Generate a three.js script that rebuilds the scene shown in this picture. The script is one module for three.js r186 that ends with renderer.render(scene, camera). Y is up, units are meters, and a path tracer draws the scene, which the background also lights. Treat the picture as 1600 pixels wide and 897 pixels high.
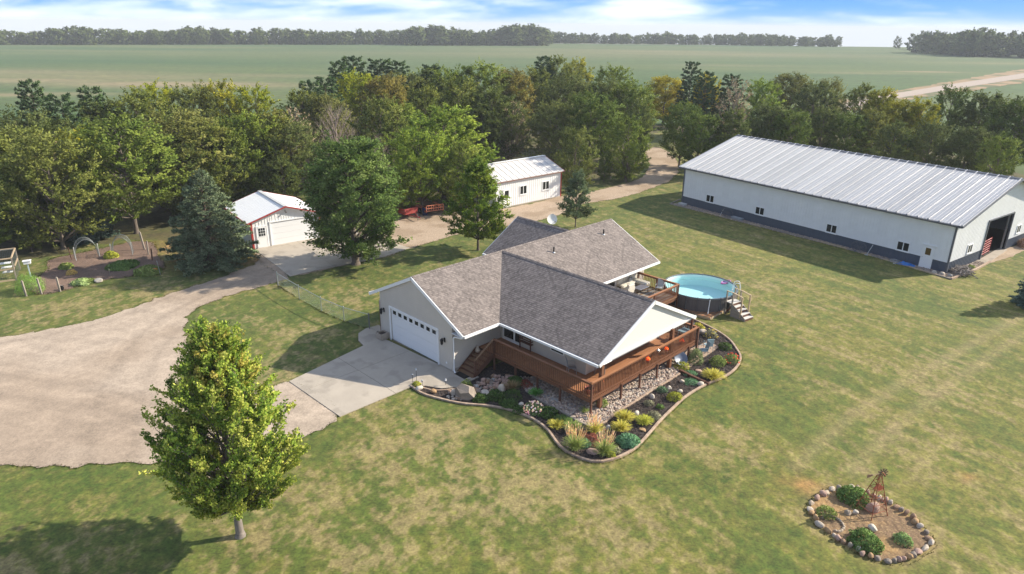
import * as THREE from 'three';
import { mergeGeometries, toCreasedNormals } from 'three/addons/utils/BufferGeometryUtils.js';
import { RoundedBoxGeometry } from 'three/addons/geometries/RoundedBoxGeometry.js';

// ------------------------------------------------------------------ camera, sky, sun, exposure
const scene = new THREE.Scene();
const EYE = 19.96, PITCH = THREE.MathUtils.degToRad(20.936), ROLL = THREE.MathUtils.degToRad(0.571), FOCAL = 1073.69;
const camera = new THREE.PerspectiveCamera(45.35, 1600 / 897, 0.5, 12000);
camera.position.set(0, EYE, 0);
camera.rotation.set(-PITCH, 0, ROLL, 'YXZ');
scene.add(camera);
const renderer = new THREE.WebGLRenderer({ antialias: true });
renderer.toneMapping = THREE.LinearToneMapping;
renderer.toneMappingExposure = 1.76;
renderer.shadowMap.enabled = true;
const SUN_EL = THREE.MathUtils.degToRad(30.5), SUN_AZ = THREE.MathUtils.degToRad(-14.5);
const sunDir = new THREE.Vector3(Math.cos(SUN_EL) * Math.cos(SUN_AZ), Math.sin(SUN_EL), Math.cos(SUN_EL) * Math.sin(SUN_AZ));
const sun = new THREE.DirectionalLight(new THREE.Color().setRGB(1, 0.915, 0.76), 5);
sun.position.copy(sunDir).multiplyScalar(150).add(new THREE.Vector3(0, 0, -50));
sun.target.position.set(0, 0, -50); scene.add(sun.target);
sun.castShadow = true; sun.shadow.mapSize.set(4096, 4096); sun.shadow.bias = -0.0004; sun.shadow.radius = 1.5;
Object.assign(sun.shadow.camera, { left: -110, right: 110, top: 90, bottom: -90, near: 1, far: 400 });
scene.add(sun);
scene.fog = new THREE.FogExp2(new THREE.Color().setRGB(0.86, 0.9, 0.97), 0.0003);

// ------------------------------------------------------------------ helpers
const V = (x, y, z) => new THREE.Vector3(x, y, z);
function hash(ix, iy, s) {
  let n = (Math.imul(ix, 374761393) + Math.imul(iy, 668265263) + Math.imul(s, 1274126177)) | 0;
  n = Math.imul(n ^ (n >>> 13), 1274126177); n = Math.imul(n ^ (n >>> 15), 2246822519);
  return ((n ^ (n >>> 16)) >>> 0) / 4294967296;
}
function vn(x, y, s = 0, wrap = 0) {           // value noise 0..1, optionally periodic
  let ix = Math.floor(x), iy = Math.floor(y); const fx = x - ix, fy = y - iy;
  const u = fx * fx * (3 - 2 * fx), v = fy * fy * (3 - 2 * fy);
  let jx = ix + 1, jy = iy + 1;
  if (wrap) { ix = ((ix % wrap) + wrap) % wrap; iy = ((iy % wrap) + wrap) % wrap; jx = ((jx % wrap) + wrap) % wrap; jy = ((jy % wrap) + wrap) % wrap; }
  const a = hash(ix, iy, s), b = hash(jx, iy, s), c = hash(ix, jy, s), d = hash(jx, jy, s);
  return a + (b - a) * u + (c - a) * v + (a - b - c + d) * u * v;
}
function fbm(x, y, s, o = 4, wrap = 0) { let t = 0, a = 0.5, n = 0; for (let i = 0; i < o; i++) { t += a * vn(x, y, s + i * 17, wrap); n += a; x *= 2; y *= 2; if (wrap) wrap *= 2; a *= 0.5; } return t / n; }
const clamp = (x, a = 0, b = 1) => Math.min(b, Math.max(a, x)), lerp = (a, b, t) => a + (b - a) * t;
const sstep = (a, b, x) => { const t = clamp((x - a) / (b - a)); return t * t * (3 - 2 * t); };
const mix3 = (a, b, t) => [lerp(a[0], b[0], t), lerp(a[1], b[1], t), lerp(a[2], b[2], t)];
function rng(seed) { let a = seed >>> 0; return () => { a = (a + 0x6D2B79F5) | 0; let t = Math.imul(a ^ (a >>> 15), 1 | a); t = (t + Math.imul(t ^ (t >>> 7), 61 | t)) ^ t; return ((t ^ (t >>> 14)) >>> 0) / 4294967296; }; }
const s2 = (x) => Math.round(255 * clamp(x <= 0.0031308 ? x * 12.92 : 1.055 * Math.pow(x, 1 / 2.4) - 0.055));
const lin = (r, g, b) => new THREE.Color().setRGB(r, g, b);
// a place on the ground (or at height h) that the surveyed view of the yard shows at photo position (px, py)
const cP = Math.cos(PITCH), sP = Math.sin(PITCH), cR = Math.cos(ROLL), sR = Math.sin(ROLL);
function G(px, py, h = 0) {
  const a = px - 800, b = py - 448.5, u = a * cR + b * sR, v = -a * sR + b * cR;
  const d = V(u / FOCAL, -sP - v / FOCAL * cP, -cP + v / FOCAL * sP);
  return d.multiplyScalar((h - EYE) / d.y).add(V(0, EYE, 0));
}
const GP = (list, h = 0) => list.map(([x, y]) => { const p = G(x, y, h); return [p.x, p.z]; });
const names = {};
function numbered(n) { const k = names[n] = (names[n] ?? -1) + 1; return k ? n + '_' + String(k).padStart(3, '0') : n; }
function tag(o, label, category, group, kind) { if (label) o.userData.label = label; if (category) o.userData.category = category; if (group) o.userData.group = group; if (kind) o.userData.kind = kind; return o; }
function shade(o) { o.castShadow = o.receiveShadow = true; return o; }
function thing(name, label, category, pos = [0, 0, 0], turn = 0, group) {
  const o = new THREE.Group(); o.name = numbered(name); o.position.set(...pos); o.rotation.y = turn; scene.add(o);
  return tag(o, label, category, group);
}
function part(name, geo, mat, parent, pos, turn) {
  const m = shade(new THREE.Mesh(Array.isArray(geo) ? merge(geo) : geo, mat)); m.name = name;
  if (pos) m.position.set(...pos); if (turn) m.rotation.y = turn;
  parent.add(m); return m;
}
function structure(name, geo, mat) { const m = shade(new THREE.Mesh(geo, mat)); m.name = name; m.userData.kind = 'structure'; scene.add(m); return m; }
function merge(list) {
  const l = list.map((g) => { const n = g.index ? g.toNonIndexed() : g.clone(); for (const k of Object.keys(n.attributes)) if (!['position', 'normal', 'uv'].includes(k)) n.deleteAttribute(k); return n; });
  return mergeGeometries(l);
}
function boxUV(g) {                            // uv in metres by the dominant normal
  const p = g.attributes.position, n = g.attributes.normal, uv = new Float32Array(p.count * 2);
  for (let i = 0; i < p.count; i++) {
    const x = Math.abs(n.getX(i)), y = Math.abs(n.getY(i)), z = Math.abs(n.getZ(i));
    if (y >= x && y >= z) { uv[2 * i] = p.getX(i); uv[2 * i + 1] = p.getZ(i); } else if (x >= z) { uv[2 * i] = p.getZ(i); uv[2 * i + 1] = p.getY(i); } else { uv[2 * i] = p.getX(i); uv[2 * i + 1] = p.getY(i); }
  }
  g.setAttribute('uv', new THREE.BufferAttribute(uv, 2)); return g;
}
const bx = (w, h, d, x = 0, y = 0, z = 0) => boxUV(new THREE.BoxGeometry(w, h, d).translate(x, y, z));
const rbx = (w, h, d, r, x = 0, y = 0, z = 0) => boxUV(new RoundedBoxGeometry(w, h, d, 2, r).translate(x, y, z));
function tube(a, b, r, r2 = r, n = 6) {        // tapered cylinder from a to b
  const A = V(...a), B = V(...b), L = A.distanceTo(B), g = new THREE.CylinderGeometry(r2, r, L, n, 1, false);
  g.translate(0, L / 2, 0); g.applyQuaternion(new THREE.Quaternion().setFromUnitVectors(V(0, 1, 0), B.clone().sub(A).normalize())); g.translate(A.x, A.y, A.z); return g;
}
const bend = (pts, r, n = 24, s = 6) => new THREE.TubeGeometry(new THREE.CatmullRomCurve3(pts.map((p) => V(...p))), n, r, s);
function prism(pts, h0, h1) {                  // polygon [x,y] extruded along z from h0 to h1
  const s = new THREE.Shape(pts.map((p) => new THREE.Vector2(...p)));
  return boxUV(new THREE.ExtrudeGeometry(s, { depth: h1 - h0, bevelEnabled: false }).translate(0, 0, h0));
}
function ring(w, h, t, d, x = 0, y = 0, z = 0) {   // a rectangular frame in one piece, w by h outside, t wide, d deep
  const s = new THREE.Shape([[-w / 2, -h / 2], [w / 2, -h / 2], [w / 2, h / 2], [-w / 2, h / 2]].map((p) => new THREE.Vector2(...p))); s.holes.push(new THREE.Path([[-w / 2 + t, -h / 2 + t], [-w / 2 + t, h / 2 - t], [w / 2 - t, h / 2 - t], [w / 2 - t, -h / 2 + t]].map((p) => new THREE.Vector2(...p))));
  return boxUV(new THREE.ExtrudeGeometry(s, { depth: d, bevelEnabled: false }).translate(x, y, z - d / 2));
}
function smoothLine(pts, step = 0.5, closed = true, jitter = 0, seed = 1) {
  const c = new THREE.CatmullRomCurve3(pts.map(([x, z]) => V(x, 0, z)), closed, 'centripetal'), n = Math.max(8, Math.round(c.getLength() / step));
  return c.getSpacedPoints(n).slice(0, closed ? n : n + 1).map((p) => [p.x + (vn(p.x * 1.7, p.z * 1.7, seed) - 0.5) * jitter * 2 + (vn(p.x * 6, p.z * 6, seed + 2) - 0.5) * jitter, p.z + (vn(p.x * 1.7, p.z * 1.7, seed + 5) - 0.5) * jitter * 2 + (vn(p.x * 6, p.z * 6, seed + 7) - 0.5) * jitter]);
}
function sheetGeo(pts, y, fit) {               // a flat sheet; uv in metres, or fitted to fit = [x0, z0, w, d]
  const s = new THREE.Shape(pts.map(([x, z]) => new THREE.Vector2(x, -z))), g = new THREE.ShapeGeometry(s).rotateX(-Math.PI / 2).translate(0, y, 0);
  const p = g.attributes.position, uv = g.attributes.uv;
  for (let i = 0; i < p.count; i++) fit ? uv.setXY(i, (p.getX(i) - fit[0]) / fit[2], (p.getZ(i) - fit[1]) / fit[3]) : uv.setXY(i, p.getX(i), p.getZ(i));
  return g;
}
function inside(pts, x, z) { let c = false; for (let i = 0, j = pts.length - 1; i < pts.length; j = i++) { const [a, b] = pts[i], [d, e] = pts[j]; if ((b > z) !== (e > z) && x < ((d - a) * (z - b)) / (e - b) + a) c = !c; } return c; }
function bounds(pts, m = 0.3) { const xs = pts.map((p) => p[0]), zs = pts.map((p) => p[1]), a = Math.min(...xs) - m, b = Math.min(...zs) - m; return [a, b, Math.max(...xs) + m - a, Math.max(...zs) + m - b]; }
function tex(w, h, f, srgb = true, repeat) {   // f(u, v, i, j) -> linear colour or one value
  const d = new Uint8Array(w * h * 4);
  for (let j = 0; j < h; j++) for (let i = 0; i < w; i++) {
    const c = f((i + 0.5) / w, (j + 0.5) / h, i, j), k = (j * w + i) * 4;
    if (typeof c === 'number') d[k] = d[k + 1] = d[k + 2] = Math.round(255 * clamp(c)); else { d[k] = s2(c[0]); d[k + 1] = s2(c[1]); d[k + 2] = s2(c[2]); }
    d[k + 3] = 255;
  }
  const t = new THREE.DataTexture(d, w, h); t.magFilter = THREE.LinearFilter; t.minFilter = THREE.LinearMipmapLinearFilter; t.generateMipmaps = true;
  t.wrapS = t.wrapT = THREE.RepeatWrapping; if (srgb) t.colorSpace = THREE.SRGBColorSpace; if (repeat) t.repeat.set(repeat, repeat); t.needsUpdate = true; return t;
}
const mat = (o) => { const { c, ...r } = o; return new THREE.MeshStandardMaterial({ roughness: 0.85, ...(c ? { color: lin(...c) } : {}), ...r }); };

// ------------------------------------------------------------------ the sky: clear blue, thin streaked cloud, pale towards the horizon
{
  const W = 4096, H = 2048, d = new Float32Array(W * H * 4);
  for (let j = 0; j < H; j++) {
    const up = ((j + 0.5) / H - 0.5) * Math.PI, y = Math.sin(up), e = Math.max(0, y);
    for (let i = 0; i < W; i++) {
      const k = (j * W + i) * 4; d[k + 3] = 1;
      if (y <= 0) { d[k] = 0.66; d[k + 1] = 0.7; d[k + 2] = 0.77; continue; }
      const az = ((i + 0.5) / W - 0.5) * 2 * Math.PI, x = Math.cos(az) * Math.cos(up), z = Math.sin(az) * Math.cos(up);
      const low = Math.exp(-e / 0.008), mid = Math.exp(-e / 0.16);
      let c = mix3([0.15, 0.225, 0.4], [0.12, 0.36, 0.8], mid);
      c = mix3(c, [0.72, 0.77, 0.86], low * 0.9);
      const s = clamp(x * sunDir.x + y * sunDir.y + z * sunDir.z, -1, 1), glow = Math.pow(0.5 + 0.5 * s, 10) * 0.25;
      c = [c[0] + glow, c[1] + glow * 0.92, c[2] + glow * 0.75];
      const q = 2.1 / (y + 0.17), px = x * q, pz = z * q;
      const w = fbm(px * 0.6, pz * 0.6, 91, 3) - 0.5, n = fbm(px * 0.42 + w * 1.2 + 3.1, pz * 0.42 - w + 1.7, 41, 5), fine = fbm(px * 1.6 + pz * 0.8 + w * 2, pz * 2.4 - px * 0.9, 57, 5);
      const cl = clamp(sstep(0.37, 0.72, n * 0.72 + fine * 0.28)) * 0.92;
      c = mix3(c, [0.78, 0.85, 0.95], cl);
      d[k] = c[0]; d[k + 1] = c[1]; d[k + 2] = c[2];
    }
  }
  const t = new THREE.DataTexture(d, W, H, THREE.RGBAFormat, THREE.FloatType); t.mapping = THREE.EquirectangularReflectionMapping; t.magFilter = THREE.LinearFilter; t.minFilter = THREE.LinearFilter; t.needsUpdate = true;
  scene.background = t; scene.environment = t; scene.backgroundIntensity = scene.environmentIntensity = 0.84;
}
// ------------------------------------------------------------------ ground: outlines
const driveMain = smoothLine(GP([[-260, 560], [0, 528], [60, 518], [150, 500], [230, 472], [300, 447], [360, 428], [402, 408], [398, 393], [453, 433], [430, 441], [370, 459], [320, 478], [295, 490], [286, 505], [289, 525], [300, 548], [345, 590], [395, 612], [432, 602], [452, 597], [531, 652], [505, 673], [472, 684], [380, 702], [250, 726], [200, 723], [100, 729], [0, 728], [-260, 735]]), 0.35, true, 0.28, 11);
const lane = smoothLine(GP([[452, 431], [500, 423], [560, 411], [600, 402], [640, 389], [715, 367], [760, 362], [800, 352], [870, 338], [905, 320], [960, 311], [1010, 297], [1048, 281], [1061, 263], [1056, 249], [1046, 238], [1030, 231], [1012, 229], [1000, 233], [1008, 240], [1013, 250], [1012, 266], [1000, 279], [965, 290], [920, 300], [880, 306], [840, 316], [790, 326], [730, 338], [700, 322], [650, 318], [612, 326], [610, 345], [560, 360], [478, 374], [400, 390]]), 0.4, true, 0.2, 23);
const padHouse = GP([[707, 581], [735, 583], [748, 590], [715, 606], [690, 608], [665, 604], [641, 606], [531, 652], [452, 597], [568, 541], [560, 533], [560, 522], [572, 514], [592, 509], [600, 530]]);
const padGarage = GP([[398, 390.5], [478, 373.5], [545, 360], [640, 388], [600, 402], [560, 410.5], [500, 422], [453, 432.5]]);
const bedOuter = [[642, 604], [660, 616], [690, 625], [724, 632], [760, 635], [790, 640], [815, 648], [835, 657], [855, 672], [868, 690], [880, 703], [905, 716], [932, 723], [965, 716], [990, 703], [1010, 683], [1030, 660], [1050, 640], [1075, 618], [1105, 601], [1135, 588], [1152, 573], [1157, 558], [1150, 545], [1140, 532], [1122, 519], [1105, 510], [1088, 502], [1070, 494]];
const bedLine = smoothLine(GP(bedOuter), 0.25, false);
const bed = [...bedLine, ...GP([[1000, 520], [800, 560], [740, 583], [748, 590], [715, 606], [690, 608], [665, 604]])];
const rockBed = GP([[800, 590], [832, 621], [858, 635], [884, 649], [905, 661], [919, 667], [940, 664], [962, 647], [990, 630], [1021, 610], [1035, 602], [1062, 585], [1052, 560], [1000, 570], [917, 624], [850, 590]]);
const patio = GP([[1123, 544], [1098, 560], [1074, 578], [1058, 566], [1075, 548], [1108, 534]]);
const ringPx = [[405, 262], [440, 262], [480, 258], [520, 260], [555, 265], [590, 274], [622, 290], [660, 306], [690, 318], [712, 326], [735, 335], [765, 352], [795, 373], [830, 395], [860, 412], [895, 437], [915, 465], [950, 500], [985, 532], [999, 570], [1018, 605], [980, 632], [940, 658], [908, 682], [876, 694], [848, 706], [822, 711], [785, 708], [740, 708], [690, 698], [638, 685], [592, 668], [562, 642], [520, 622], [475, 599], [440, 578], [405, 552], [378, 522], [325, 488], [296, 448], [280, 420], [268, 390], [275, 347], [310, 325], [337, 302], [368, 284]].map(([x, y]) => [1200 + x / 4, 700 + y / 4]);
const ringLine = smoothLine(GP(ringPx), 0.3);
const garden = smoothLine(GP([[58, 460], [95, 456], [150, 441], [205, 432], [252, 424], [248, 400], [232, 378], [205, 378], [170, 386], [122, 396], [80, 405], [72, 422], [48, 442]]), 0.5, true, 0.15, 31);
const woods = GP([[-400, 470], [-60, 420], [40, 408], [120, 388], [240, 372], [330, 372], [400, 330], [460, 300], [600, 322], [700, 318], [770, 285], [870, 275], [950, 284], [1005, 255], [1010, 215], [1045, 200], [1075, 240], [1160, 210], [1400, 240], [1590, 280], [1900, 330], [1900, 190], [1400, 168], [1050, 150], [700, 140], [300, 150], [0, 160], [-500, 190]]);
const shedDir = [Math.cos(-54.155 * Math.PI / 180), -Math.sin(-54.155 * Math.PI / 180)];
// ------------------------------------------------------------------ lawn colour, as the grass itself is coloured
const dry = [[690, 675, 2.2, .9], [650, 660, 1.3, .7], [735, 740, 1.8, .6], [800, 765, 3, .8], [860, 758, 2.4, .8], [925, 700, 1.2, .3], [590, 700, 1.5, .6], [560, 640, 1.2, .6], [600, 745, 2.2, .5], [640, 790, 2.2, .5], [720, 770, 2, .5], [930, 790, 2, .5], [1150, 680, 2, .75], [1120, 720, 1.7, .7], [1060, 700, 2, .5], [1165, 705, 1.2, .5], [1330, 720, 2.4, .6], [1400, 690, 2.2, .5], [1260, 600, 2.5, .35], [1490, 570, 2.2, .5], [1470, 610, 2, .5], [1530, 860, 1.6, .6], [1480, 820, 1.4, .5], [440, 580, 1.6, .9], [425, 568, 1.2, .7], [500, 530, 1.6, .6], [380, 505, 2, .45], [480, 515, 1.6, .5], [520, 545, 1.3, .5], [555, 460, 1.5, .5], [540, 470, 1.4, .5], [30, 500, 3, .4], [130, 480, 3, .45], [250, 450, 2.4, .5], [340, 395, 3, .6], [415, 400, 2, .9], [270, 395, 3, .7], [60, 350, 5, .3], [940, 290, 3, .4], [1080, 285, 4, .35], [1180, 450, 4, .45], [1250, 470, 4, .3], [1400, 500, 4, .3], [1560, 400, 3.5, .8], [1590, 395, 3, .8], [1530, 412, 2, .6], [420, 800, 1.6, .5], [395, 845, 1.2, .7], [480, 830, 2.5, .45], [570, 850, 2.2, .5], [180, 850, 2.5, .3], [1000, 850, 2.5, .5], [1080, 800, 3, .4], [1130, 860, 2.4, .4], [560, 600, 1, .5]].map(([x, y, r, a]) => { const p = G(x, y); return [p.x, p.z, r, a]; });
const lush = [[130, 750, 3.5, .8], [0, 745, 4, .7], [230, 745, 2, .7], [1170, 600, 2.6, .8], [1120, 625, 2, .9], [1200, 585, 2, .6], [1040, 735, 2.5, .8], [1090, 745, 2.2, .7], [970, 745, 1.4, .8], [520, 690, 1.8, .7], [620, 650, 1.5, .5], [740, 650, 2.4, .7], [540, 750, 1.6, .5], [350, 520, 3, .6], [470, 480, 3, .6], [600, 420, 4, .7], [690, 390, 4, .6], [1180, 520, 2.5, .6], [1290, 630, 2, .4], [1450, 460, 3, .5], [1000, 700, 1, .6], [1500, 760, 3, .3], [420, 560, .6, .2], [760, 690, 1.6, .6], [860, 720, 1.2, .5], [1200, 870, 2, .4], [1010, 330, 6, .4], [1250, 420, 5, .4], [540, 560, 1.5, .6]].map(([x, y, r, a]) => { const p = G(x, y); return [p.x, p.z, r, a]; });
const orange = [[1240, 752, .8, .8], [1500, 740, .5, .5], [415, 403, 2.2, .6], [300, 405, 2.6, .5], [270, 385, 3, .5]].map(([x, y, r, a]) => { const p = G(x, y); return [p.x, p.z, r, a]; });
const tracks = [[[1600, 492], [1480, 560], [1345, 640], [1240, 730]], [[1600, 520], [1500, 590], [1400, 668], [1330, 735]]].map((l) => smoothLine(GP(l), 0.5, false));
const bump1 = (list, x, z) => { let t = 0; for (const [a, b, r, w] of list) { const q = ((x - a) ** 2 + (z - b) ** 2) / (r * r); if (q < 6) t = Math.max(t, w * Math.exp(-q)); } return t; };
const GREEN = [.086, .11, .017], LUSH = [.055, .09, .011], YEL = [.16, .15, .026], STRAW = [.28, .215, .1], LITTER = [.085, .068, .03];
function lawn(x, z) {
  const wx = (fbm(x * .5, z * .5, 71, 3) - .5) * 2.4, wz = (fbm(x * .5, z * .5, 77, 3) - .5) * 2.4, X = x + wx, Z = z + wz, al = x * shedDir[0] + z * shedDir[1], ac = x * shedDir[1] - z * shedDir[0];
  const a = fbm(X * .16, Z * .16, 3, 3), b = fbm(X * .7, Z * .7, 9, 4), c = fbm(x * 2.1 + wz, z * 1.5, 13, 4), st = fbm(al * .1 + wx * .1, ac * .85, 19, 3), s3 = fbm(al * .55 + wx * .3, ac * 2.6 + wz * .6, 23, 3), e4 = fbm(x * 4.6 + z * 1.2, z * 3.4, 27, 3);
  const right = sstep(-2, 16, x + (z + 40) * .25);
  let col = mix3(GREEN, YEL, clamp(.26 + right * .45 + (a - .5) * .9 + (c - .5) * 1.3 + (st - .5) * 1.2 * (0.3 + right) + (s3 - .5) * .8));
  const l = bump1(lush, X, Z), d = (bump1(dry, X, Z) * .74 + (b - .5) * .5 + (c - .5) * 1.0 + (st - .5) * right * 1.2 + (s3 - .5) * (.9 + .5 * right) + (e4 - .5) * 1.3 + (a - .5) * .3 + .05) * (1 - l * .8) * (1 - right * .25);
  col = mix3(col, LUSH, clamp(l * (.85 + (c - .5) * 1.0) + (.45 - b) * 1.0 + (.46 - c) * 1.0 + (.45 - e4) * 1.5));
  col = mix3(col, STRAW, clamp(sstep(.05, .75, d)) * .7);
  const o = bump1(orange, X, Z); if (o > 0.02) col = mix3(col, [.33, .17, .06], clamp(o * (.5 + c)));
  for (const t of tracks) { let m = 9; for (const [p, q] of t) m = Math.min(m, (p - x) ** 2 + (q - z) ** 2); if (m < 1) col = mix3(col, STRAW, .45 * Math.exp(-m * 5) * (.5 + b)); }
  return col;
}
const LX = -75, LZ = -150, LW = 150, LD = 140;
const lawnPaint = (X0, Z0, W0, D0) => (u, v) => {
  const x = X0 + u * W0, z = Z0 + v * D0;
  let col = lawn(x, z);
  const far = clamp((-z - 62) / 30);
  if (far > 0 || x < -30) { if (inside(woods, x + (vn(x * .5, z * .5, 88) - .5) * 4, z + (vn(x * .5, z * .5, 89) - .5) * 4)) col = mix3(col, LITTER, .55 + .4 * vn(x * .7, z * .7, 90)); }
  if (z > -60) {   // bare earth worn at the edge of the stone ring and the windmill
    const p = ringLine[0]; let m = 99; for (let i = 0; i < ringLine.length; i += 2) m = Math.min(m, (ringLine[i][0] - x) ** 2 + (ringLine[i][1] - z) ** 2);
    if (m < 1.2) col = mix3(col, [.3, .2, .1], .5 * Math.exp(-m * 6));
  }
  const p = vn(x * 5.5, z * 5.5, 6), g = vn(x * 19, z * 11, 5), h = vn(x * 9 + z * 14, z * 22 - x * 6, 8), e = hash(Math.floor(x * 26), Math.floor(z * 26), 12), f = .24 + .7 * p * g + .5 * h + .34 * e + .24 * vn(x * 2.4, z * 2.4, 4);
  return [col[0] * f, col[1] * f * (.97 + .06 * g), col[2] * f];
};
const lawnTex = tex(1536, 1434, lawnPaint(LX, LZ, LW, LD)), NX = -42, NZ = -60, NW = 92, ND = 50, nearTex = tex(2048, 1113, lawnPaint(NX, NZ, NW, ND));
for (const t of [lawnTex, nearTex]) t.wrapS = t.wrapT = THREE.ClampToEdgeWrapping;
const grassBump = tex(512, 512, (u, v) => fbm(u * 24, v * 24, 101, 4, 24), false, 1 / 2.2);
const lawnMat = mat({ map: lawnTex, bumpMap: grassBump, bumpScale: 0.07, roughness: 0.95 }), nearMat = mat({ map: nearTex, bumpMap: grassBump, bumpScale: 0.07, roughness: 0.95 });
structure('lawn', sheetGeo([[NX, NZ], [NX + NW, NZ], [NX + NW, NZ + ND], [NX, NZ + ND]], 0.005, [NX, NZ, NW, ND]), nearMat);
structure('lawn_001', sheetGeo([[LX, LZ], [LX + LW, LZ], [LX + LW, LZ + LD], [LX, LZ + LD]], 0, [LX, LZ, LW, LD]), lawnMat);
// crop field and the land beyond it
const fieldTan = [[40, 126, 26, .5], [120, 127, 22, .35], [260, 132, 26, .8], [330, 133, 20, .6], [20, 148, 10, .7], [110, 146, 10, .5], [200, 120, 30, .3], [10, 112, 34, .35], [1450, 112, 9, .7], [1330, 114, 14, .3], [1000, 80, 90, .25], [1100, 84, 90, .3], [840, 85, 80, .25], [1140, 102, 20, .25], [1540, 124, 8, .4], [430, 118, 22, .25]].map(([x, y, r, a]) => { const p = G(x, y); return [p.x, p.z, r, a]; });
const FX = -700, FZ = -820, FW = 1400, FD = 860;
const fieldTex = tex(2048, 1400, (u, v) => {
  const x = FX + u * FW, z = FZ + v * FD, wx = x * .32 + (fbm(x * .02, z * .02, 7, 2) - .5) * 14;
  const a = fbm(wx * .022, z * .022, 201, 4), b = fbm(x * .006, z * .02, 203, 4), c = vn(x * .8, z * .8, 207);
  let col = mix3([.045, .092, .022], [.088, .118, .032], clamp(.5 + (a - .5) * 1.5 + (b - .5) * 1.6));
  let t = 0; for (const [p, q, r, w] of fieldTan) { const k = ((x - p) / (r * 1.7)) ** 2 + ((z - q) / (r * .55)) ** 2; if (k < 5) t = Math.max(t, w * Math.exp(-k)); }
  col = mix3(col, [.24, .19, .1], clamp(t * (.7 + a * 1.3) + sstep(.62, .8, a * .5 + b * .5) * .35));
  const f = .8 + .4 * c * (.7 + .6 * vn(x * .25, z * .25, 209));
  return [col[0] * f, col[1] * f, col[2] * f];
});
fieldTex.wrapS = fieldTex.wrapT = THREE.ClampToEdgeWrapping;
const cropBump = tex(256, 256, (u, v) => fbm(u * 12, v * 12, 111, 3, 12), false, 1 / 9);
structure('field', sheetGeo([[FX, FZ], [FX + FW, FZ], [FX + FW, FZ + FD], [FX, FZ + FD]], -0.05, [FX, FZ, FW, FD]), mat({ map: fieldTex, bumpMap: cropBump, bumpScale: 0.35, roughness: 1 }));
const landTex = tex(512, 512, (u, v) => { const a = fbm(u * 5, v * 5, 301, 5, 5), b = vn(u * 60, v * 60, 303, 60), c = mix3([.1, .125, .065], [.24, .225, .165], sstep(.35, .7, a)); const f = .85 + .3 * b; return [c[0] * f, c[1] * f, c[2] * f]; }, true, 1 / 900);
{
  const g = new THREE.RingGeometry(0.01, 3200, 96, 60).rotateX(-Math.PI / 2), p = g.attributes.position, uv = g.attributes.uv;   // the land falls away beyond the field
  for (let i = 0; i < p.count; i++) { const x = p.getX(i), z = p.getZ(i), r = Math.hypot(x, z); p.setY(i, -0.12 - Math.max(0, r - 900) * 0.045); uv.setXY(i, x, z); }
  g.computeVertexNormals();
  structure('terrain', g, mat({ map: landTex, roughness: 1 }));
}
// the gravel road beyond the wood, with its verges
const roadL = GP([[1300, 165], [1395, 146.5], [1500, 129.5], [1600, 114.5], [1750, 97], [1900, 83]]), roadR = GP([[1900, 88], [1750, 103], [1600, 122], [1500, 137.5], [1417, 151], [1310, 171]]);
const gravelTile = tex(512, 512, (u, v) => { const a = fbm(u * 9, v * 9, 401, 4, 9), b = hash(Math.floor(u * 512), Math.floor(v * 512), 4), c = vn(u * 90, v * 90, 405, 90); const f = .8 + .22 * a + .16 * (b - .5) + .2 * (c - .5); return [.40 * f, .325 * f, .27 * f]; }, true, 1 / 7);
structure('road', sheetGeo([...roadL, ...roadR], 0.05), mat({ map: gravelTile, roughness: 1 }));
const verge = GP([[1300, 160], [1395, 143], [1500, 125], [1600, 108], [1900, 76], [1900, 92], [1600, 129], [1500, 144], [1440, 152], [1310, 178]]);
structure('road_verge', sheetGeo(smoothLine(verge, 4, true, 1.2, 3), 0.02), mat({ map: tex(256, 256, (u, v) => { const a = fbm(u * 6, v * 6, 421, 4, 6), c = mix3([.1, .11, .04], [.3, .2, .11], sstep(.35, .65, a)); return c; }, true, 1 / 30), roughness: 1 }));
// gravel yard, lane, concrete, beds
const DB = bounds(driveMain);
const ruts = [[[430, 425], [340, 455], [250, 500], [190, 560], [150, 640], [140, 730]], [[445, 430], [355, 465], [275, 520], [230, 590], [215, 660], [210, 725]], [[500, 650], [420, 640], [300, 640], [160, 610], [-40, 580]], [[510, 668], [420, 662], [300, 665], [150, 640], [-40, 612]], [[420, 418], [300, 452], [160, 505], [-40, 545]], [[470, 640], [400, 600], [320, 540], [320, 480], [400, 440]]].map((l) => smoothLine(GP(l), 0.35, false));
const rutAt = (x, z) => { let t = 0; for (const l of ruts) { let m = 9; for (const [p, q] of l) { const d = (p - x) ** 2 + (q - z) ** 2; if (d < m) m = d; } if (m < .5) t = Math.max(t, Math.exp(-m * 14)); else if (m < 1.2) t = Math.min(t, -.35 * Math.exp(-((Math.sqrt(m) - .85) ** 2) * 20)); } return t; };
const driveTex = tex(2048, 1024, (u, v) => {
  const x = DB[0] + u * DB[2], z = DB[1] + v * DB[3], a = fbm(x * .3, z * .3, 501, 4), b = vn(x * 3.2, z * 3.2, 503), c = vn(x * 14, z * 14, 505), g = hash(Math.floor(u * 2048), Math.floor(v * 1024), 7);
  const tr = Math.sin((x * .55 + z * .9 + (a - .5) * 5) * 2.1), r = fbm((x + z * .4) * .5, (z - x * .3) * 2.2, 507, 3);
  let f = .82 + .2 * a + .16 * (b - .5) + .26 * (c - .5) + .3 * (g - .5) + .05 * tr * (a > .45 ? 1 : .3) + .2 * (r - .5); const ru = rutAt(x, z); f *= 1 - .16 * ru * (.4 + a);
  const col = mix3([.42, .335, .258], [.35, .27, .2], sstep(.45, .7, fbm(x * .14, z * .14, 509, 3)));
  return [col[0] * f, col[1] * f, col[2] * f];
});
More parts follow.
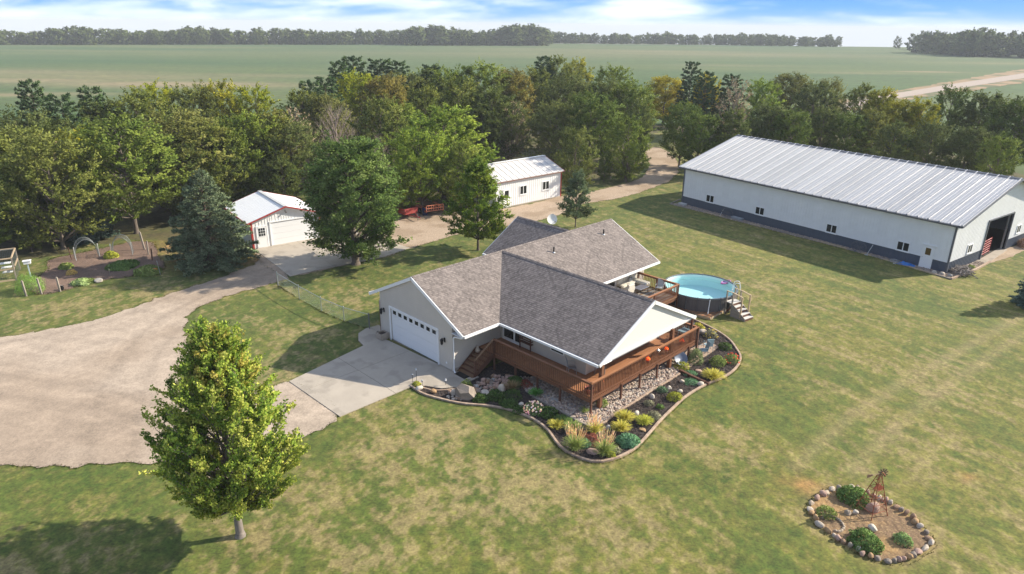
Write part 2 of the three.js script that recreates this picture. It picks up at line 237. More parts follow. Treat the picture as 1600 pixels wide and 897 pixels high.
driveTex.wrapS = driveTex.wrapT = THREE.ClampToEdgeWrapping;
const gravBump = tex(512, 512, (u, v) => .6 * vn(u * 90, v * 90, 511, 90) + .4 * fbm(u * 20, v * 20, 513, 3, 20), false, 1 / 3);
structure('driveway', sheetGeo(driveMain, 0.03, DB), mat({ map: driveTex, bumpMap: gravBump, bumpScale: 0.03, roughness: 1 }));
const laneTile = tex(1024, 1024, (u, v) => { const a = fbm(u * 8, v * 8, 521, 5, 8), b = vn(u * 200, v * 200, 523, 200), c = mix3([.40, .30, .215], [.31, .225, .15], sstep(.4, .65, a)); const f = .85 + .3 * b; return [c[0] * f, c[1] * f, c[2] * f]; }, true, 1 / 20);
structure('lane', sheetGeo(lane, 0.02), mat({ map: laneTile, bumpMap: gravBump, bumpScale: 0.03, roughness: 1 }));
const concreteTex = tex(1024, 1024, (u, v) => { const a = fbm(u * 6, v * 6, 531, 5, 6), b = vn(u * 160, v * 160, 533, 160), s = sstep(.58, .72, fbm(u * 5 + 3, v * 5, 537, 4, 5)); const f = .84 + .22 * a + .1 * (b - .5) - .16 * s; return [.42 * f, .365 * f, .3 * f]; }, true, 1 / 6);
const concrete = mat({ map: concreteTex, roughness: 0.9, bumpMap: gravBump, bumpScale: 0.004 });
function clipHalf(pts, nx, nz, d) { const o = []; for (let i = 0; i < pts.length; i++) { const a = pts[i], b = pts[(i + 1) % pts.length], da = a[0] * nx + a[1] * nz - d, db = b[0] * nx + b[1] * nz - d; if (da <= 0) o.push(a); if (da * db < 0) { const t = da / (da - db); o.push([lerp(a[0], b[0], t), lerp(a[1], b[1], t)]); } } return o; }
function slabs(name, poly, ax, cutsA, cutsB, y, th) {   // a concrete pad: each poured slab is a piece of its own
  const root = new THREE.Group(); root.name = numbered(name); root.userData.kind = 'structure'; scene.add(root);
  const bxs = [-Math.sin(ax), Math.cos(ax)], axs = [Math.cos(ax), Math.sin(ax)];
  const A = [-1e3, ...cutsA, 1e3], B = [-1e3, ...cutsB, 1e3], gap = 0.012;
  for (let i = 0; i + 1 < A.length; i++) for (let j = 0; j + 1 < B.length; j++) {
    let p = clipHalf(poly, axs[0], axs[1], A[i + 1] - gap); p = clipHalf(p, -axs[0], -axs[1], -(A[i] + gap)); p = clipHalf(p, bxs[0], bxs[1], B[j + 1] - gap); p = clipHalf(p, -bxs[0], -bxs[1], -(B[j] + gap));
    if (p.length < 3) continue;
    const g = new THREE.ExtrudeGeometry(new THREE.Shape(p.map(([x, z]) => new THREE.Vector2(x, -z))), { depth: th, bevelEnabled: false }).rotateX(-Math.PI / 2).translate(0, y - th, 0);
    part('slab', boxUV(g), concrete, root);
  }
  return root;
}
{
  const ax = -44.739 * Math.PI / 180, d = (p) => [p.x * Math.cos(ax) + p.z * Math.sin(ax), -p.x * Math.sin(ax) + p.z * Math.cos(ax)];
  const o = d(G(684.7, 569.5));
  slabs('driveway_apron', padHouse, ax, [o[0] - 4.1, o[0]], [o[1] - 2.7], 0.06, 0.12);
  const a2 = -36.7 * Math.PI / 180, q = [G(397, 391), 0][0], o2 = [q.x * Math.cos(a2) + q.z * Math.sin(a2), -q.x * Math.sin(a2) + q.z * Math.cos(a2)];
  slabs('garage_apron', padGarage, a2, [o2[0] + 4.2], [o2[1] + 4], 0.06, 0.12);
}
const mulchTex = tex(512, 512, (u, v) => { const a = fbm(u * 8, v * 8, 541, 3, 8), b = vn(u * 120, v * 60, 543, 60), c = hash(Math.floor(u * 512), Math.floor(v * 512), 8), f = .45 + .5 * a + .7 * (b - .4) + .3 * (c - .5); return [.062 * f + .006, .047 * f + .005, .041 * f + .005]; }, true, 1 / 3);
const mulchBump = tex(512, 512, (u, v) => .5 * vn(u * 110, v * 60, 545, 10) + .5 * fbm(u * 30, v * 30, 547, 3, 30), false, 1 / 3);
const mulchMat = mat({ map: mulchTex, bumpMap: mulchBump, bumpScale: 0.05, roughness: 1 });
structure('flower_bed_ground', sheetGeo(bed, 0.012), mulchMat);
const rockTex = tex(512, 512, (u, v) => { const a = vn(u * 64, v * 64, 551, 64), b = vn(u * 128, v * 128, 553, 128), c = mix3([.34, .27, .2], [.2, .16, .13], a); const f = .6 + .7 * b; return [c[0] * f, c[1] * f, c[2] * f]; }, true, 1 / 3);
structure('gravel_bed', sheetGeo(rockBed, 0.022), mat({ map: rockTex, bumpMap: gravBump, bumpScale: 0.05, roughness: 0.9 }));
const soilTex = tex(512, 512, (u, v) => { const a = fbm(u * 6, v * 6, 561, 4, 6), b = vn(u * 100, v * 100, 563, 100), f = .7 + .45 * a + .4 * (b - .5); return [.2 * f, .13 * f, .095 * f]; }, true, 1 / 6);
structure('garden_ground', sheetGeo(garden, 0.012), mat({ map: soilTex, bumpMap: mulchBump, bumpScale: 0.08, roughness: 1 }));
const RB = bounds(ringLine);
const ringTex = tex(512, 512, (u, v) => { const x = RB[0] + u * RB[2], z = RB[1] + v * RB[3], a = fbm(x * 1.1, z * 1.1, 571, 4), b = vn(x * 16, z * 30, 573), g = vn(x * 30, z * 16, 577); let c = mix3([.30, .185, .08], [.18, .115, .065], sstep(.4, .65, a)); c = mix3(c, [.38, .27, .13], sstep(.6, .9, b) * .6); const f = .75 + .5 * g; return [c[0] * f, c[1] * f, c[2] * f]; });
structure('stone_ring_ground', sheetGeo(ringLine, 0.018, RB), mat({ map: ringTex, bumpMap: mulchBump, bumpScale: 0.06, roughness: 1 }));
// ------------------------------------------------------------------ building materials
const shingleTex = tex(1024, 1024, (u, v) => {
  const R = 28, row = Math.floor(v * R), fr = v * R - row, off = hash(row, 1, 61), N = 14, t = u * N + off * N, tab = ((Math.floor(t) % N) + N) % N, ft = t - Math.floor(t);
  const sub = Math.floor(ft * 2 + hash(tab, row, 63) * .8), tone = hash(tab * 3 + sub, row, 65), m = fbm(u * 5, v * 5, 67, 3, 5), g = hash(Math.floor(u * 1024), Math.floor(v * 1024), 69);
  let c = mix3([.128, .107, .098], [.27, .226, .204], tone * .85 + (m - .5) * .6 + .06); const f = (.88 + .24 * g) * (fr < .14 ? .62 : 1) * (ft < .05 ? .75 : 1);
  return [c[0] * f, c[1] * f, c[2] * f];
}, true, 1 / 4.2);
const shingleBump = tex(512, 512, (u, v) => { const R = 28, fr = v * R - Math.floor(v * R); return (1 - fr) * .7 + .3 * vn(u * 128, v * 128, 71, 128); }, false, 1 / 4.2);
const shingles = mat({ map: shingleTex, bumpMap: shingleBump, bumpScale: 0.012, roughness: 0.95 });
const sidingTex = tex(512, 512, (u, v) => { const a = fbm(u * 6, v * 6, 81, 4, 6), g = vn(u * 128, v * 128, 83, 128), fr = v * 16 - Math.floor(v * 16), f = (.93 + .1 * a + .05 * (g - .5)) * (fr < .06 ? .9 : 1); return [.56 * f, .51 * f, .45 * f]; }, true, 1 / 2.4);
const sidingBump = tex(256, 256, (u, v) => { const fr = v * 16 - Math.floor(v * 16); return fr * .8 + .2 * vn(u * 64, v * 64, 85, 64); }, false, 1 / 2.4);
const siding = mat({ map: sidingTex, bumpMap: sidingBump, bumpScale: 0.008, roughness: 0.8 });
const gableWhite = mat({ c: [.66, .64, .61], roughness: 0.75, bumpMap: sidingBump, bumpScale: 0.006 });
const white = mat({ c: [.8, .8, .8], roughness: 0.55 });
const doorTex = tex(256, 256, (u, v) => { const g = .93 + .1 * fbm(u * 5, v * 9, 87, 4, 1); return [.78 * g, .78 * g, .79 * g]; });
const doorWhite = mat({ map: doorTex, roughness: 0.45 });
const black = mat({ c: [.012, .012, .014], roughness: 0.45, metalness: 0.3 });
const glass = new THREE.MeshPhysicalMaterial({ color: lin(.012, .015, .018), roughness: 0.06, metalness: 0, specularIntensity: 1 });
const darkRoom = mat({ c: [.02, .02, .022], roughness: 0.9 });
function woodTex(base, seed, lines = 0) { return tex(512, 512, (u, v) => { const g = fbm(u * 3, v * 40, seed, 4, 0), k = vn(u * 1.5, v * 10, seed + 3, 0), p = fbm(u * 4, v * 4, seed + 5, 3, 4), f = .72 + .3 * g + .18 * k + .25 * (p - .5); return base.map((c) => c * f); }, true, 1 / 1.5); }
const deckWood = mat({ map: woodTex([.33, .145, .065], 91), roughness: 0.6 });
const railWood = mat({ map: woodTex([.175, .07, .032], 95), roughness: 0.65 });
const darkWood = mat({ map: woodTex([.11, .045, .025], 97), roughness: 0.75 });
const stairWood = mat({ map: woodTex([.2, .115, .06], 99), roughness: 0.8 });
const greyWood = mat({ map: woodTex([.28, .24, .2], 103), roughness: 0.9 });
const paleWood = mat({ map: woodTex([.45, .34, .22], 105), roughness: 0.85 });
const galv = mat({ c: [.45, .47, .48], roughness: 0.4, metalness: 0.7 });
const greyMetal = mat({ c: [.2, .2, .21], roughness: 0.5, metalness: 0.5 });
function metalTex(base, seed, dirt = .12) { return tex(256, 256, (u, v) => { const a = fbm(u * 3, v * 12, seed, 4, 3), b = fbm(u * 5, v * 5, seed + 3, 4, 5), f = 1 - dirt * 1.1 + dirt * (a + b * 1.2); return base.map((c) => c * f); }, true, 1 / 4); }
const shedRoofMats = [.45, .47, .43, .49].map((b, i) => mat({ map: metalTex([b, b * 1.0, b * 1.03], 151 + i * 7, .1), roughness: 0.42, metalness: 0.35 }));
const shedWall = [0, 1].map((i) => mat({ map: metalTex([.78, .79, .8].map((x) => x * (1 - i * .02)), 171 + i * 5, .06), roughness: 0.5 }));
const shedBase = mat({ map: metalTex([.064, .082, .115], 181, .15), roughness: 0.5 });
const darkTrim = mat({ c: [.09, .1, .12], roughness: 0.5 });
const redTrim = mat({ map: metalTex([.36, .035, .028], 187, .25), roughness: 0.5 });
const rustTrim = mat({ c: [.22, .1, .075], roughness: .6 });
const whiteRoof = mat({ map: metalTex([.78, .78, .78], 191, .1), roughness: 0.4 });
const oldRoof = mat({ map: metalTex([.66, .62, .59], 193, .3), roughness: 0.5 });
const whiteWall = mat({ map: metalTex([.78, .78, .78], 197, .06), roughness: 0.5 });
// ------------------------------------------------------------------ the house (local x along the garage, z towards the deck)
const HY = 44.739 * Math.PI / 180;
const house = thing('house', 'beige ranch house with brown shingle roof and attached two-car garage', 'house', [-8.87, 0, -42.796], HY);
const HW = 7.532, RP = 5.26, EV = 2.834, OV = 1.119, UB0 = 2.887, UBR = 7.736, VB = 16.42, UA = 20.01, UBE = 2 * UBR - UB0, VE = HW + OV, VR = HW / 2, KA = (RP - EV) / (VR + OV);
const roofA = (u, v) => RP - KA * Math.abs(v - VR), roofB = (u) => RP - KA * Math.abs(u - UBR), UC = 15.261, UC0 = 11.375, KC = (5.149 - EV) / (UC - UC0), VC = -2.174, roofC = (u) => 5.149 - KC * Math.abs(u - UC);
function roofPlane(pts, h, along, parent, name, m, th = 0.14, lift = 0) {   // pts [u,v]; along: 'u' or 'v' = eave direction
  const n = pts.length, pos = [], uv = [], idx = THREE.ShapeUtils.triangulateShape(pts.map((p) => new THREE.Vector2(...p)), []);
  const top = pts.map(([u, v]) => [u, h(u, v) + lift, v]), bot = pts.map(([u, v]) => [u, h(u, v) + lift - th, v]), k = 1.117;
  const put = (p) => { pos.push(...p); along === 'u' ? uv.push(p[0], p[2] * k) : uv.push(p[2], p[0] * k); };
  const ccw = THREE.ShapeUtils.area(pts.map((p) => new THREE.Vector2(...p))) > 0;
  for (const [a, b, c] of idx) { const o = ccw ? [c, b, a] : [a, b, c]; o.forEach((i) => put(top[i])); [...o].reverse().forEach((i) => put(bot[i])); }
  for (let i = 0; i < n; i++) { const j = (i + 1) % n, q = ccw ? [bot[i], top[i], top[j], bot[i], top[j], bot[j]] : [bot[i], top[j], top[i], bot[i], bot[j], top[j]]; q.forEach(put); }
  const g = new THREE.BufferGeometry(); g.setAttribute('position', new THREE.Float32BufferAttribute(pos, 3)); g.setAttribute('uv', new THREE.Float32BufferAttribute(uv, 2)); g.computeVertexNormals();
  return part(name, g, m, parent);
}
{
  roofPlane([[-.05, VR], [UBR, VR], [UB0, VE], [-.05, VE]], roofA, 'u', house, 'roof', shingles);
  roofPlane([[UBR, VR], [UA, VR], [UA, VE], [UBE, VE]], roofA, 'u', house, 'roof', shingles);
  roofPlane([[-.05, -OV], [UA, -OV], [UA, VR], [-.05, VR]], roofA, 'u', house, 'roof', shingles);
  roofPlane([[UBR, VR], [UBR, VB], [UB0, VB], [UB0, VE]], roofB, 'v', house, 'roof', shingles);
  roofPlane([[UBR, VR], [UBE, VE], [UBE, VB], [UBR, VB]], roofB, 'v', house, 'roof', shingles);
  roofPlane([[UC, 3.5], [UC0, -OV], [UC0, VC], [UC, VC]], roofC, 'v', house, 'roof', shingles);
  roofPlane([[UC, 3.5], [UC, VC], [2 * UC - UC0, VC], [2 * UC - UC0, -OV]], roofC, 'v', house, 'roof', shingles);
  // ridge caps
  const cap = (a, b) => { const A = V(...a), B = V(...b), L = A.distanceTo(B), g = new THREE.BufferGeometry(), w = .15, d = .075; const p = [[0, 0, -w], [0, d, 0], [L, 0, -w], [L, d, 0], [0, 0, w], [L, 0, w]], f = [[0, 1, 3], [0, 3, 2], [1, 4, 5], [1, 5, 3]]; g.setAttribute('position', new THREE.Float32BufferAttribute(f.flat().flatMap((i) => p[i]), 3)); g.setAttribute('uv', new THREE.Float32BufferAttribute(f.flat().flatMap((i) => [p[i][2] + .3, p[i][0]]), 2)); g.computeVertexNormals(); g.rotateY(-Math.atan2(B.z - A.z, B.x - A.x)); g.translate(A.x, A.y, A.z); return part('ridge_cap', g, shingles, house); };
  cap([-.05, RP - .055, VR], [UA, RP - .055, VR]); cap([UBR, RP - .055, VR + .1], [UBR, RP - .055, VB]); cap([UC, 5.149 - .055, VC], [UC, 5.149 - .055, 3.4]);
  // fascia and gutters
  const run = (name, a, b, h, t, drop, m) => { const A = V(...a), B = V(...b), d = B.clone().sub(A), L = d.length(), g = new THREE.BoxGeometry(L, h, t); g.translate(L / 2, -drop - h / 2, 0); const e = d.clone().normalize(), up = V(0, 1, 0), n = e.clone().cross(up).normalize(), up2 = n.clone().cross(e); g.applyMatrix4(new THREE.Matrix4().makeBasis(e, up2, n)); g.translate(A.x, A.y, A.z); return part(name, boxUV(g), m, house); };
  const y = EV, o = .06;
  run('gutter', [-.05, y, VE + o], [UB0 - o, y, VE + o], .14, .12, .02, white);
  run('gutter', [UB0 - o, y, VE + .12], [UB0 - o, y, VB], .14, .12, .02, white);
  run('gutter', [UBE + o, y, VE + o], [UA, y, VE + o], .14, .12, .02, white);
  run('gutter', [UBE + o, y, VE + .12], [UBE + o, y, VB], .14, .12, .02, white);
  run('gutter', [-.05, y, -OV - o], [UC0 - .1, y, -OV - o], .14, .12, .02, white);
  run('gutter', [UC0 - o, y, -OV], [UC0 - o, y, VC], .14, .12, .02, white);
  const rake = (a, p, b, ax) => { run('rake_board', a, p, .2, .06, .02, white); run('rake_board', p, b, .2, .06, .02, white); };
  rake([-.09, y, -OV - .05], [-.09, RP, VR], [-.09, y, VE + .05]);
  rake([UA + .04, y, -OV], [UA + .04, RP, VR], [UA + .04, y, VE]);
  rake([UB0 - .05, y, VB + .04], [UBR, RP, VB + .04], [UBE + .05, y, VB + .04]);
  rake([UC0, EV, VC - .04], [UC, 5.149, VC - .04], [2 * UC - UC0, EV, VC - .04]);
  // soffits
  part('soffit', bx(UB0 + .1, .03, OV - .06, UB0 / 2 - .05, EV - .17, HW + OV / 2 + .03), white, house);
  part('soffit', bx(1.14, .03, VB - VE - .1, UB0 + .6, EV - .17, (VB + VE) / 2 + .05), white, house);
  part('soffit', bx(UBE - UB0 - .4, .03, VB - 14.9, (UBE + UB0) / 2, EV - .05, (VB + 14.9) / 2), white, house);
  part('soffit', bx(UA - UBE, .03, OV - .06, (UA + UBE) / 2, EV - .17, HW + OV / 2 + .03), white, house);
  // walls: gable ends as pentagons, the others as boxes
  const wallT = .16, top = (v) => roofA(0, v) - .17;
  const pent = (v0, v1, h, vr) => [[v0, 0.18], [v1, 0.18], [v1, h(v1)], [vr, h(vr)], [v0, h(v0)]];
  {
    const s = new THREE.Shape(pent(0, HW, top, VR).map((p) => new THREE.Vector2(...p))), d = new THREE.Path([[1.2, .18], [1.2, 2.35], [6.12, 2.35], [6.12, .18]].map((p) => new THREE.Vector2(...p)));
    const s2_ = new THREE.Shape([[0, .1], [1.19, .1], [1.19, 2.36], [6.13, 2.36], [6.13, .1], [HW, .1], [HW, top(HW)], [VR, top(VR)], [0, top(0)]].map((p) => new THREE.Vector2(...p)));
    part('wall', boxUV(new THREE.ExtrudeGeometry(s2_, { depth: wallT, bevelEnabled: false })).rotateY(-Math.PI / 2).translate(wallT, 0, 0), siding, house);
  }
  part('wall', prism(pent(0, HW, top, VR), 0, wallT).rotateY(-Math.PI / 2).translate(UA - .3, 0, 0), siding, house);
  part('wall', bx(UA - .62, 2.95, wallT, UA / 2 - .15, 1.56, wallT / 2), siding, house);
  part('wall', bx(4.04 - .17, 2.6, wallT, .17 + (4.04 - .17) / 2, 1.4, HW - wallT / 2), siding, house);
  part('wall', bx(UA - .5 - 11.3, 2.6, wallT, (UA - .5 + 11.3) / 2, 1.4, HW - wallT / 2 - .004), siding, house);
  const BW0 = 4.05, BW1 = 11.38, BV = 14.62;
  part('wall', bx(wallT, 2.6, BV - HW + .02, BW0 + wallT / 2, 1.4, (BV + HW) / 2), siding, house);
  part('wall', bx(wallT, 2.6, BV - HW, BW1 - wallT / 2, 1.4, (BV + HW) / 2), siding, house);
  part('wall', bx(BW1 - BW0 - .34, 2.6, wallT, (BW0 + BW1) / 2, 1.4, BV - wallT / 2), siding, house);
  part('gable_wall', prism([[UB0 + .12, EV - .1], [UBE - .12, EV - .1], [UBE - .12, EV - .07], [UBR, RP - .18], [UB0 + .12, EV - .07]], VB - .22, VB - .1), gableWhite, house);
  part('beam', bx(UBE - UB0 - .5, .12, .2, UBR, EV - .13, VB - .17), white, house);
  part('wall', prism([[UC0 + .5, .1], [2 * UC - UC0 - .5, .1], [2 * UC - UC0 - .5, roofC(UC0 + .5) - .17], [UC, 5.149 - .17], [UC0 + .5, roofC(UC0 + .5) - .17]], VC + .3, VC + .46), siding, house);
  for (const u of [UC0 + .5, 2 * UC - UC0 - .66]) part('wall', bx(wallT, 2.6, -VC, u + wallT / 2, 1.4, VC / 2 + .3), siding, house);
  // foundation
  part('foundation', [bx(.2, .1, 1.15, .06, .05, .62), bx(.2, .1, 1.36, .06, .05, 6.82), bx(4.1, .2, .2, 2.05, .1, HW - .06), bx(.2, .22, BV - HW - .1, BW0 + .06, .11, (BV + HW) / 2 + .09), bx(BW1 - BW0, .22, .2, (BW1 + BW0) / 2, .11, BV - .06), bx(UA - .6, .2, .2, UA / 2, .1, .06), bx(UA - 10.2, .2, .2, (UA + 9.8) / 2, .1, HW - .06)], concrete, house);
  part('corner_trim', bx(.08, 2.5, .08, 0, 1.35, HW), siding, house); part('corner_trim', bx(.08, 2.5, .08, 0, 1.35, 0), siding, house);
  part('corner_trim', bx(.09, 1.6, .09, BW1, 1.86, BV), white, house); part('corner_trim', bx(.06, 1.6, .06, BW0, 1.86, BV), siding, house);
  // garage door
  const gd = new THREE.Group(); gd.name = 'garage_door'; gd.position.set(.07, 0, 0); house.add(gd);
  for (let k = 0; k < 4; k++) part('door_panel', [rbx(.05, .57, 4.9, .012, 0, .37 + k * .58 - .01, 3.66)], doorWhite, gd);
  for (let k = 0; k < 8; k++) { part('pane', bx(.02, .27, .36, -.026, 2.11, 1.58 + k * .595), glass, gd); part('window_frame', ring(.47, .37, .05, .03).rotateY(Math.PI / 2).translate(-.03, 2.11, 1.58 + k * .595), white, gd); }
  part('door_frame', [bx(.06, 2.4, .12, -.02, 1.2, 1.12), bx(.06, 2.4, .12, -.02, 1.2, 6.2), bx(.06, .12, 5.2, -.02, 2.42, 3.66)], white, house);
  // carriage lamps
  for (const [z, yy] of [[.42, 1.98], [6.83, 1.95]]) {
    const l = new THREE.Group(); l.name = 'wall_lamp'; l.position.set(-.02, yy, z); house.add(l);
    part('bracket', [rbx(.04, .3, .13, .015, 0, 0, 0), tube([0, .05, 0], [-.2, .2, 0], .016), tube([-.2, .2, 0], [-.22, .1, 0], .016)], black, l);
    part('lantern', [new THREE.CylinderGeometry(.11, .075, .26, 6, 1, true).translate(-.22, -.06, 0), new THREE.ConeGeometry(.14, .12, 6).translate(-.22, .13, 0), new THREE.CylinderGeometry(.08, .04, .08, 6).translate(-.22, -.22, 0)], black, l);
    part('glass', new THREE.CylinderGeometry(.085, .055, .2, 6).translate(-.22, -.06, 0), glass, l);
  }
  // downpipe at the garage corner
  part('downpipe', [bend([[.02, EV - .2, VE - .1], [.02, EV - .28, VE - .25], [.02, EV - .42, HW + .2], [.02, EV - .55, HW + .1]], .05, 20), tube([.02, EV - .5, HW + .1], [.02, .12, HW + .1], .05), tube([.02, .14, HW + .1], [-.05, .06, HW + .3], .05)], white, house);
  part('downpipe', [tube([-.02, 2.5, -.05], [-.02, .2, -.05], .04)], darkWood, house);
  // front door with storm glass and sidelight, narrow windows
  const fd = new THREE.Group(); fd.name = 'front_door'; fd.position.set(BW0 - .02, 1.06, 8.3); house.add(fd);
  part('door_frame', [bx(.07, 2.05, .12, 0, 1.02, -.5), bx(.07, 2.05, .12, 0, 1.02, .5), bx(.07, .1, 1.1, 0, 2.08, 0), bx(.07, .22, .9, 0, .11, 0)], white, fd);
  part('pane', bx(.03, 1.78, .86, 0, 1.12, 0), glass, fd);
  part('sidelight_frame', [bx(.07, 2.05, .1, 0, 1.02, 1.02), bx(.07, .1, .42, 0, 2.08, .78), bx(.07, .2, .42, 0, .1, .78)], white, fd); part('pane', bx(.03, 1.8, .4, .01, 1.1, .77), glass, fd);
  const wn = (x, yy, z, w, h, side) => { const g = new THREE.Group(); g.name = 'window'; g.position.set(x, yy, z); g.rotation.y = side; house.add(g); part('window_frame', ring(w + .05, h + .05, .05, .06), white, g); part('pane', bx(w - .02, h - .02, .03, 0, 0, 0), glass, g); };
  wn(BW0 - .03, 1.9, 12.43, 1.0, .32, Math.PI / 2);
  wn(15.2, 1.9, HW + .02, 1.5, 1.0, 0);
  wn(6.4, 2.0, BV + .02, 1.2, .9, 0);
  part('patio_door', [bx(.9, 2.0, .05, 17.9, 2.1, HW + .02)], glass, house); part('door_frame', [bx(.1, 2.1, .08, 17.4, 2.1, HW + .03), bx(.1, 2.1, .08, 18.4, 2.1, HW + .03), bx(1.1, .1, .08, 17.9, 3.1, HW + .03)], white, house);
  part('outlet_cover', bx(.02, .12, .1, -.012, .45, 6.95), white, house);
  // plumbing vents on the main slope
  for (const [u, v] of [[11.6, 5.15], [17.6, 4.95]]) { const h = roofA(u, v), w = new THREE.Group(); w.name = 'vent_pipe'; w.position.set(u, h, v); house.add(w); part('pipe', tube([0, -.1, 0], [0, .42, 0], .055, .055, 10), black, w); part('flashing', [new THREE.ConeGeometry(.13, .12, 10).translate(0, .04, 0)], galv, w); }
  part('vent_pipe', tube([12.9, roofC(12.9) - .1, 1.1], [12.9, roofC(12.9) + .35, 1.1], .03), galv, house);
}
// ------------------------------------------------------------------ decks
function balusters(parent, a, b, y0, y1, m, step = .142) { const A = V(a[0], 0, a[1]), B = V(b[0], 0, b[1]), L = A.distanceTo(B), n = Math.round(L / step), g = bx(.032, y1 - y0, .032, 0, (y1 - y0) / 2, 0); for (let i = 1; i < n; i++) { const p = A.clone().lerp(B, i / n); part('baluster', g, m, parent, [p.x, y0, p.z]); } }
function beamBetween(a, b, w, h, ext = 0) { const A = V(...a), B = V(...b), L = A.distanceTo(B) + ext * 2, g = new THREE.BoxGeometry(L, h, w), uv = g; boxUV(g); g.applyQuaternion(new THREE.Quaternion().setFromUnitVectors(V(1, 0, 0), B.clone().sub(A).normalize())); const c = A.add(B).multiplyScalar(.5); g.translate(c.x, c.y, c.z); return g; }
const DH = 1.09;
const deck = thing('wooden_deck', 'red-brown wooden deck wrapping round the front corner of the house', 'deck', [-8.87, 0, -42.796], HY);
{
  const U0 = 2.05, U1 = 12.7, V0 = 9.05, V1 = 16.62, T = 2.09;
  const nb = 15; for (let i = 0; i < nb; i++) part('deck_board', bx(U1 - U0 - .02, .035, .128, (U0 + U1) / 2, DH - .018, V1 - .07 - i * .138), deckWood, deck);
  for (let i = 0; i < 14; i++) part('deck_board', bx(.128, .035, 14.55 - 7.6, U0 + .08 + i * .1395, DH - .018, (14.55 + 7.6) / 2), deckWood, deck);
  for (let i = 0; i < 9; i++) part('deck_board', bx(.128, .035, 14.6 - 12.0, 11.48 + i * .138, DH - .018, 13.3), deckWood, deck);
  part('rim_joist', [bx(.045, .16, V1 - V0 + .05, U0, DH - .12, (V0 + V1) / 2), bx(U1 - U0, .16, .045, (U0 + U1) / 2, DH - .12, V1), bx(.045, .16, V1 - 12, U1, DH - .12, (V1 + 12) / 2)], railWood, deck);
  for (let i = 0; i < 12; i++) part('joist', bx(.04, .14, 1.9, U0 + .5 + i * .86, DH - .11, 15.64), darkWood, deck);
  const corner = [[U0, V0], [U0, V1], [U1, V1], [U1, 12.05]];
  for (let i = 0; i < 3; i++) {
    const [a, b] = [corner[i], corner[i + 1]];
    part('handrail', beamBetween([a[0], T, a[1]], [b[0], T, b[1]], .15, .04, .06), i === 0 ? railWood : deckWood, deck);
    part('rail', beamBetween([a[0], T - .09, a[1]], [b[0], T - .09, b[1]], .04, .09), railWood, deck); part('rail', beamBetween([a[0], DH + .1, a[1]], [b[0], DH + .1, b[1]], .04, .09), railWood, deck);
    balusters(deck, a, b, DH - .1, T - .06, railWood);
  }
  const post = (u, v, h, w = .1) => part('post', bx(w, h, w, u, h / 2, v), w > .15 ? railWood : darkWood, deck);
  for (const [u, v] of [[U0, V1], [4.75, V1], [6.55, V1], [8.3, V1], [11.75, V1], [U1, V1], [U0, 14.45], [U0, 12.7], [U0, 10.9], [U0, V0], [U1, 14.4], [U1, 12.05]]) post(u, v + (v === V1 ? .06 : 0), (u === U0 && (v === V1 || v === V0)) || (u === U1) ? T - .02 : DH - .04);
  post(3.15, 16.42, EV - .14, .21); post(10.05, 16.4, EV - .14, .21); post(12.3, 16.4, EV - .14, .12);
  // stairs down along the garage wall
  const S0 = 7.62, S1 = 9.0, n = 6;
  for (let k = 0; k < n; k++) { const u = U0 - .02 - (k + .5) * .29, h = DH - (k + 1) * (DH - .06) / (n + .0) + .0; if (k < n) { part('tread', [bx(.31, .045, S1 - S0, u, h + .02, (S0 + S1) / 2)], stairWood, deck); part('riser', [bx(.03, .16, S1 - S0, u + .15, h + .09, (S0 + S1) / 2)], darkWood, deck); } }
  for (const v of [S0, S1]) part('stringer', prism([[0, 0], [.35, .0], [n * .29 + .02, DH - .3], [n * .29 + .02, DH - .02], [n * .29 - .25, DH - .02]], 0, .04).translate(U0 - n * .29 - .02, .05, v - .02), darkWood, deck);
  part('handrail', beamBetween([U0, T, S1], [U0 - 1.55, T - .93, S1], .13, .04), stairWood, deck);
  post(U0 - 1.55, S1, 1.08, .09);
  for (let i = 1; i < 11; i++) { const t = i / 11, u = U0 - t * 1.55; part('baluster', bx(.036, .82, .036, 0, .41, 0), railWood, deck, [u, T - t * .93 - .86, S1]); }
}
const backDeck = thing('wooden_deck', 'smaller wooden deck with railing between the house and the round pool', 'deck', [-8.87, 0, -42.796], HY);
{
  const a = [19.1, 7.62], [bq, cq] = [G(1054.5, 446.7, 2.05), G(1014.3, 463.9, 2.05)].map((p) => { const dx = p.x + 8.87, dz = p.z + 42.796; return [dx * Math.cos(HY) - dz * Math.sin(HY), dx * Math.sin(HY) + dz * Math.cos(HY)]; });
  const U1 = (a[0] + bq[0]) / 2, V1 = bq[1], U0 = 10.1;
  for (let i = 0; i * .138 < V1 - 7.7; i++) part('deck_board', bx(U1 - U0, .035, .128, (U0 + U1) / 2, DH - .018, 7.7 + i * .138), i % 3 ? greyWood : stairWood, backDeck);
  const line = [[U1, 7.65], [U1, V1], [13.2, V1]];
  for (let i = 0; i < 2; i++) { const [p, q] = [line[i], line[i + 1]]; part('handrail', beamBetween([p[0], 2.05, p[1]], [q[0], 2.05, q[1]], .15, .04, .05), deckWood, backDeck); part('rail', beamBetween([p[0], 1.95, p[1]], [q[0], 1.95, q[1]], .04, .09), railWood, backDeck); part('rail', beamBetween([p[0], 1.16, p[1]], [q[0], 1.16, q[1]], .04, .09), railWood, backDeck); balusters(backDeck, p, q, .96, 2.0, railWood); }
  part('rim_joist', [bx(.045, .24, V1 - 7.65, U1, DH - .16, (V1 + 7.65) / 2), bx(U1 - U0, .24, .045, (U0 + U1) / 2, DH - .16, V1)], railWood, backDeck);
  for (const [u, v, h] of [[U1, 7.8, 2.05], [U1, V1, 2.05], [U1, (V1 + 7.6) / 2, 2.05], [15.5, V1, 2.05], [13.2, V1, 1.02]]) part('post', bx(.1, h, .1, u, h / 2, v), darkWood, backDeck);
}
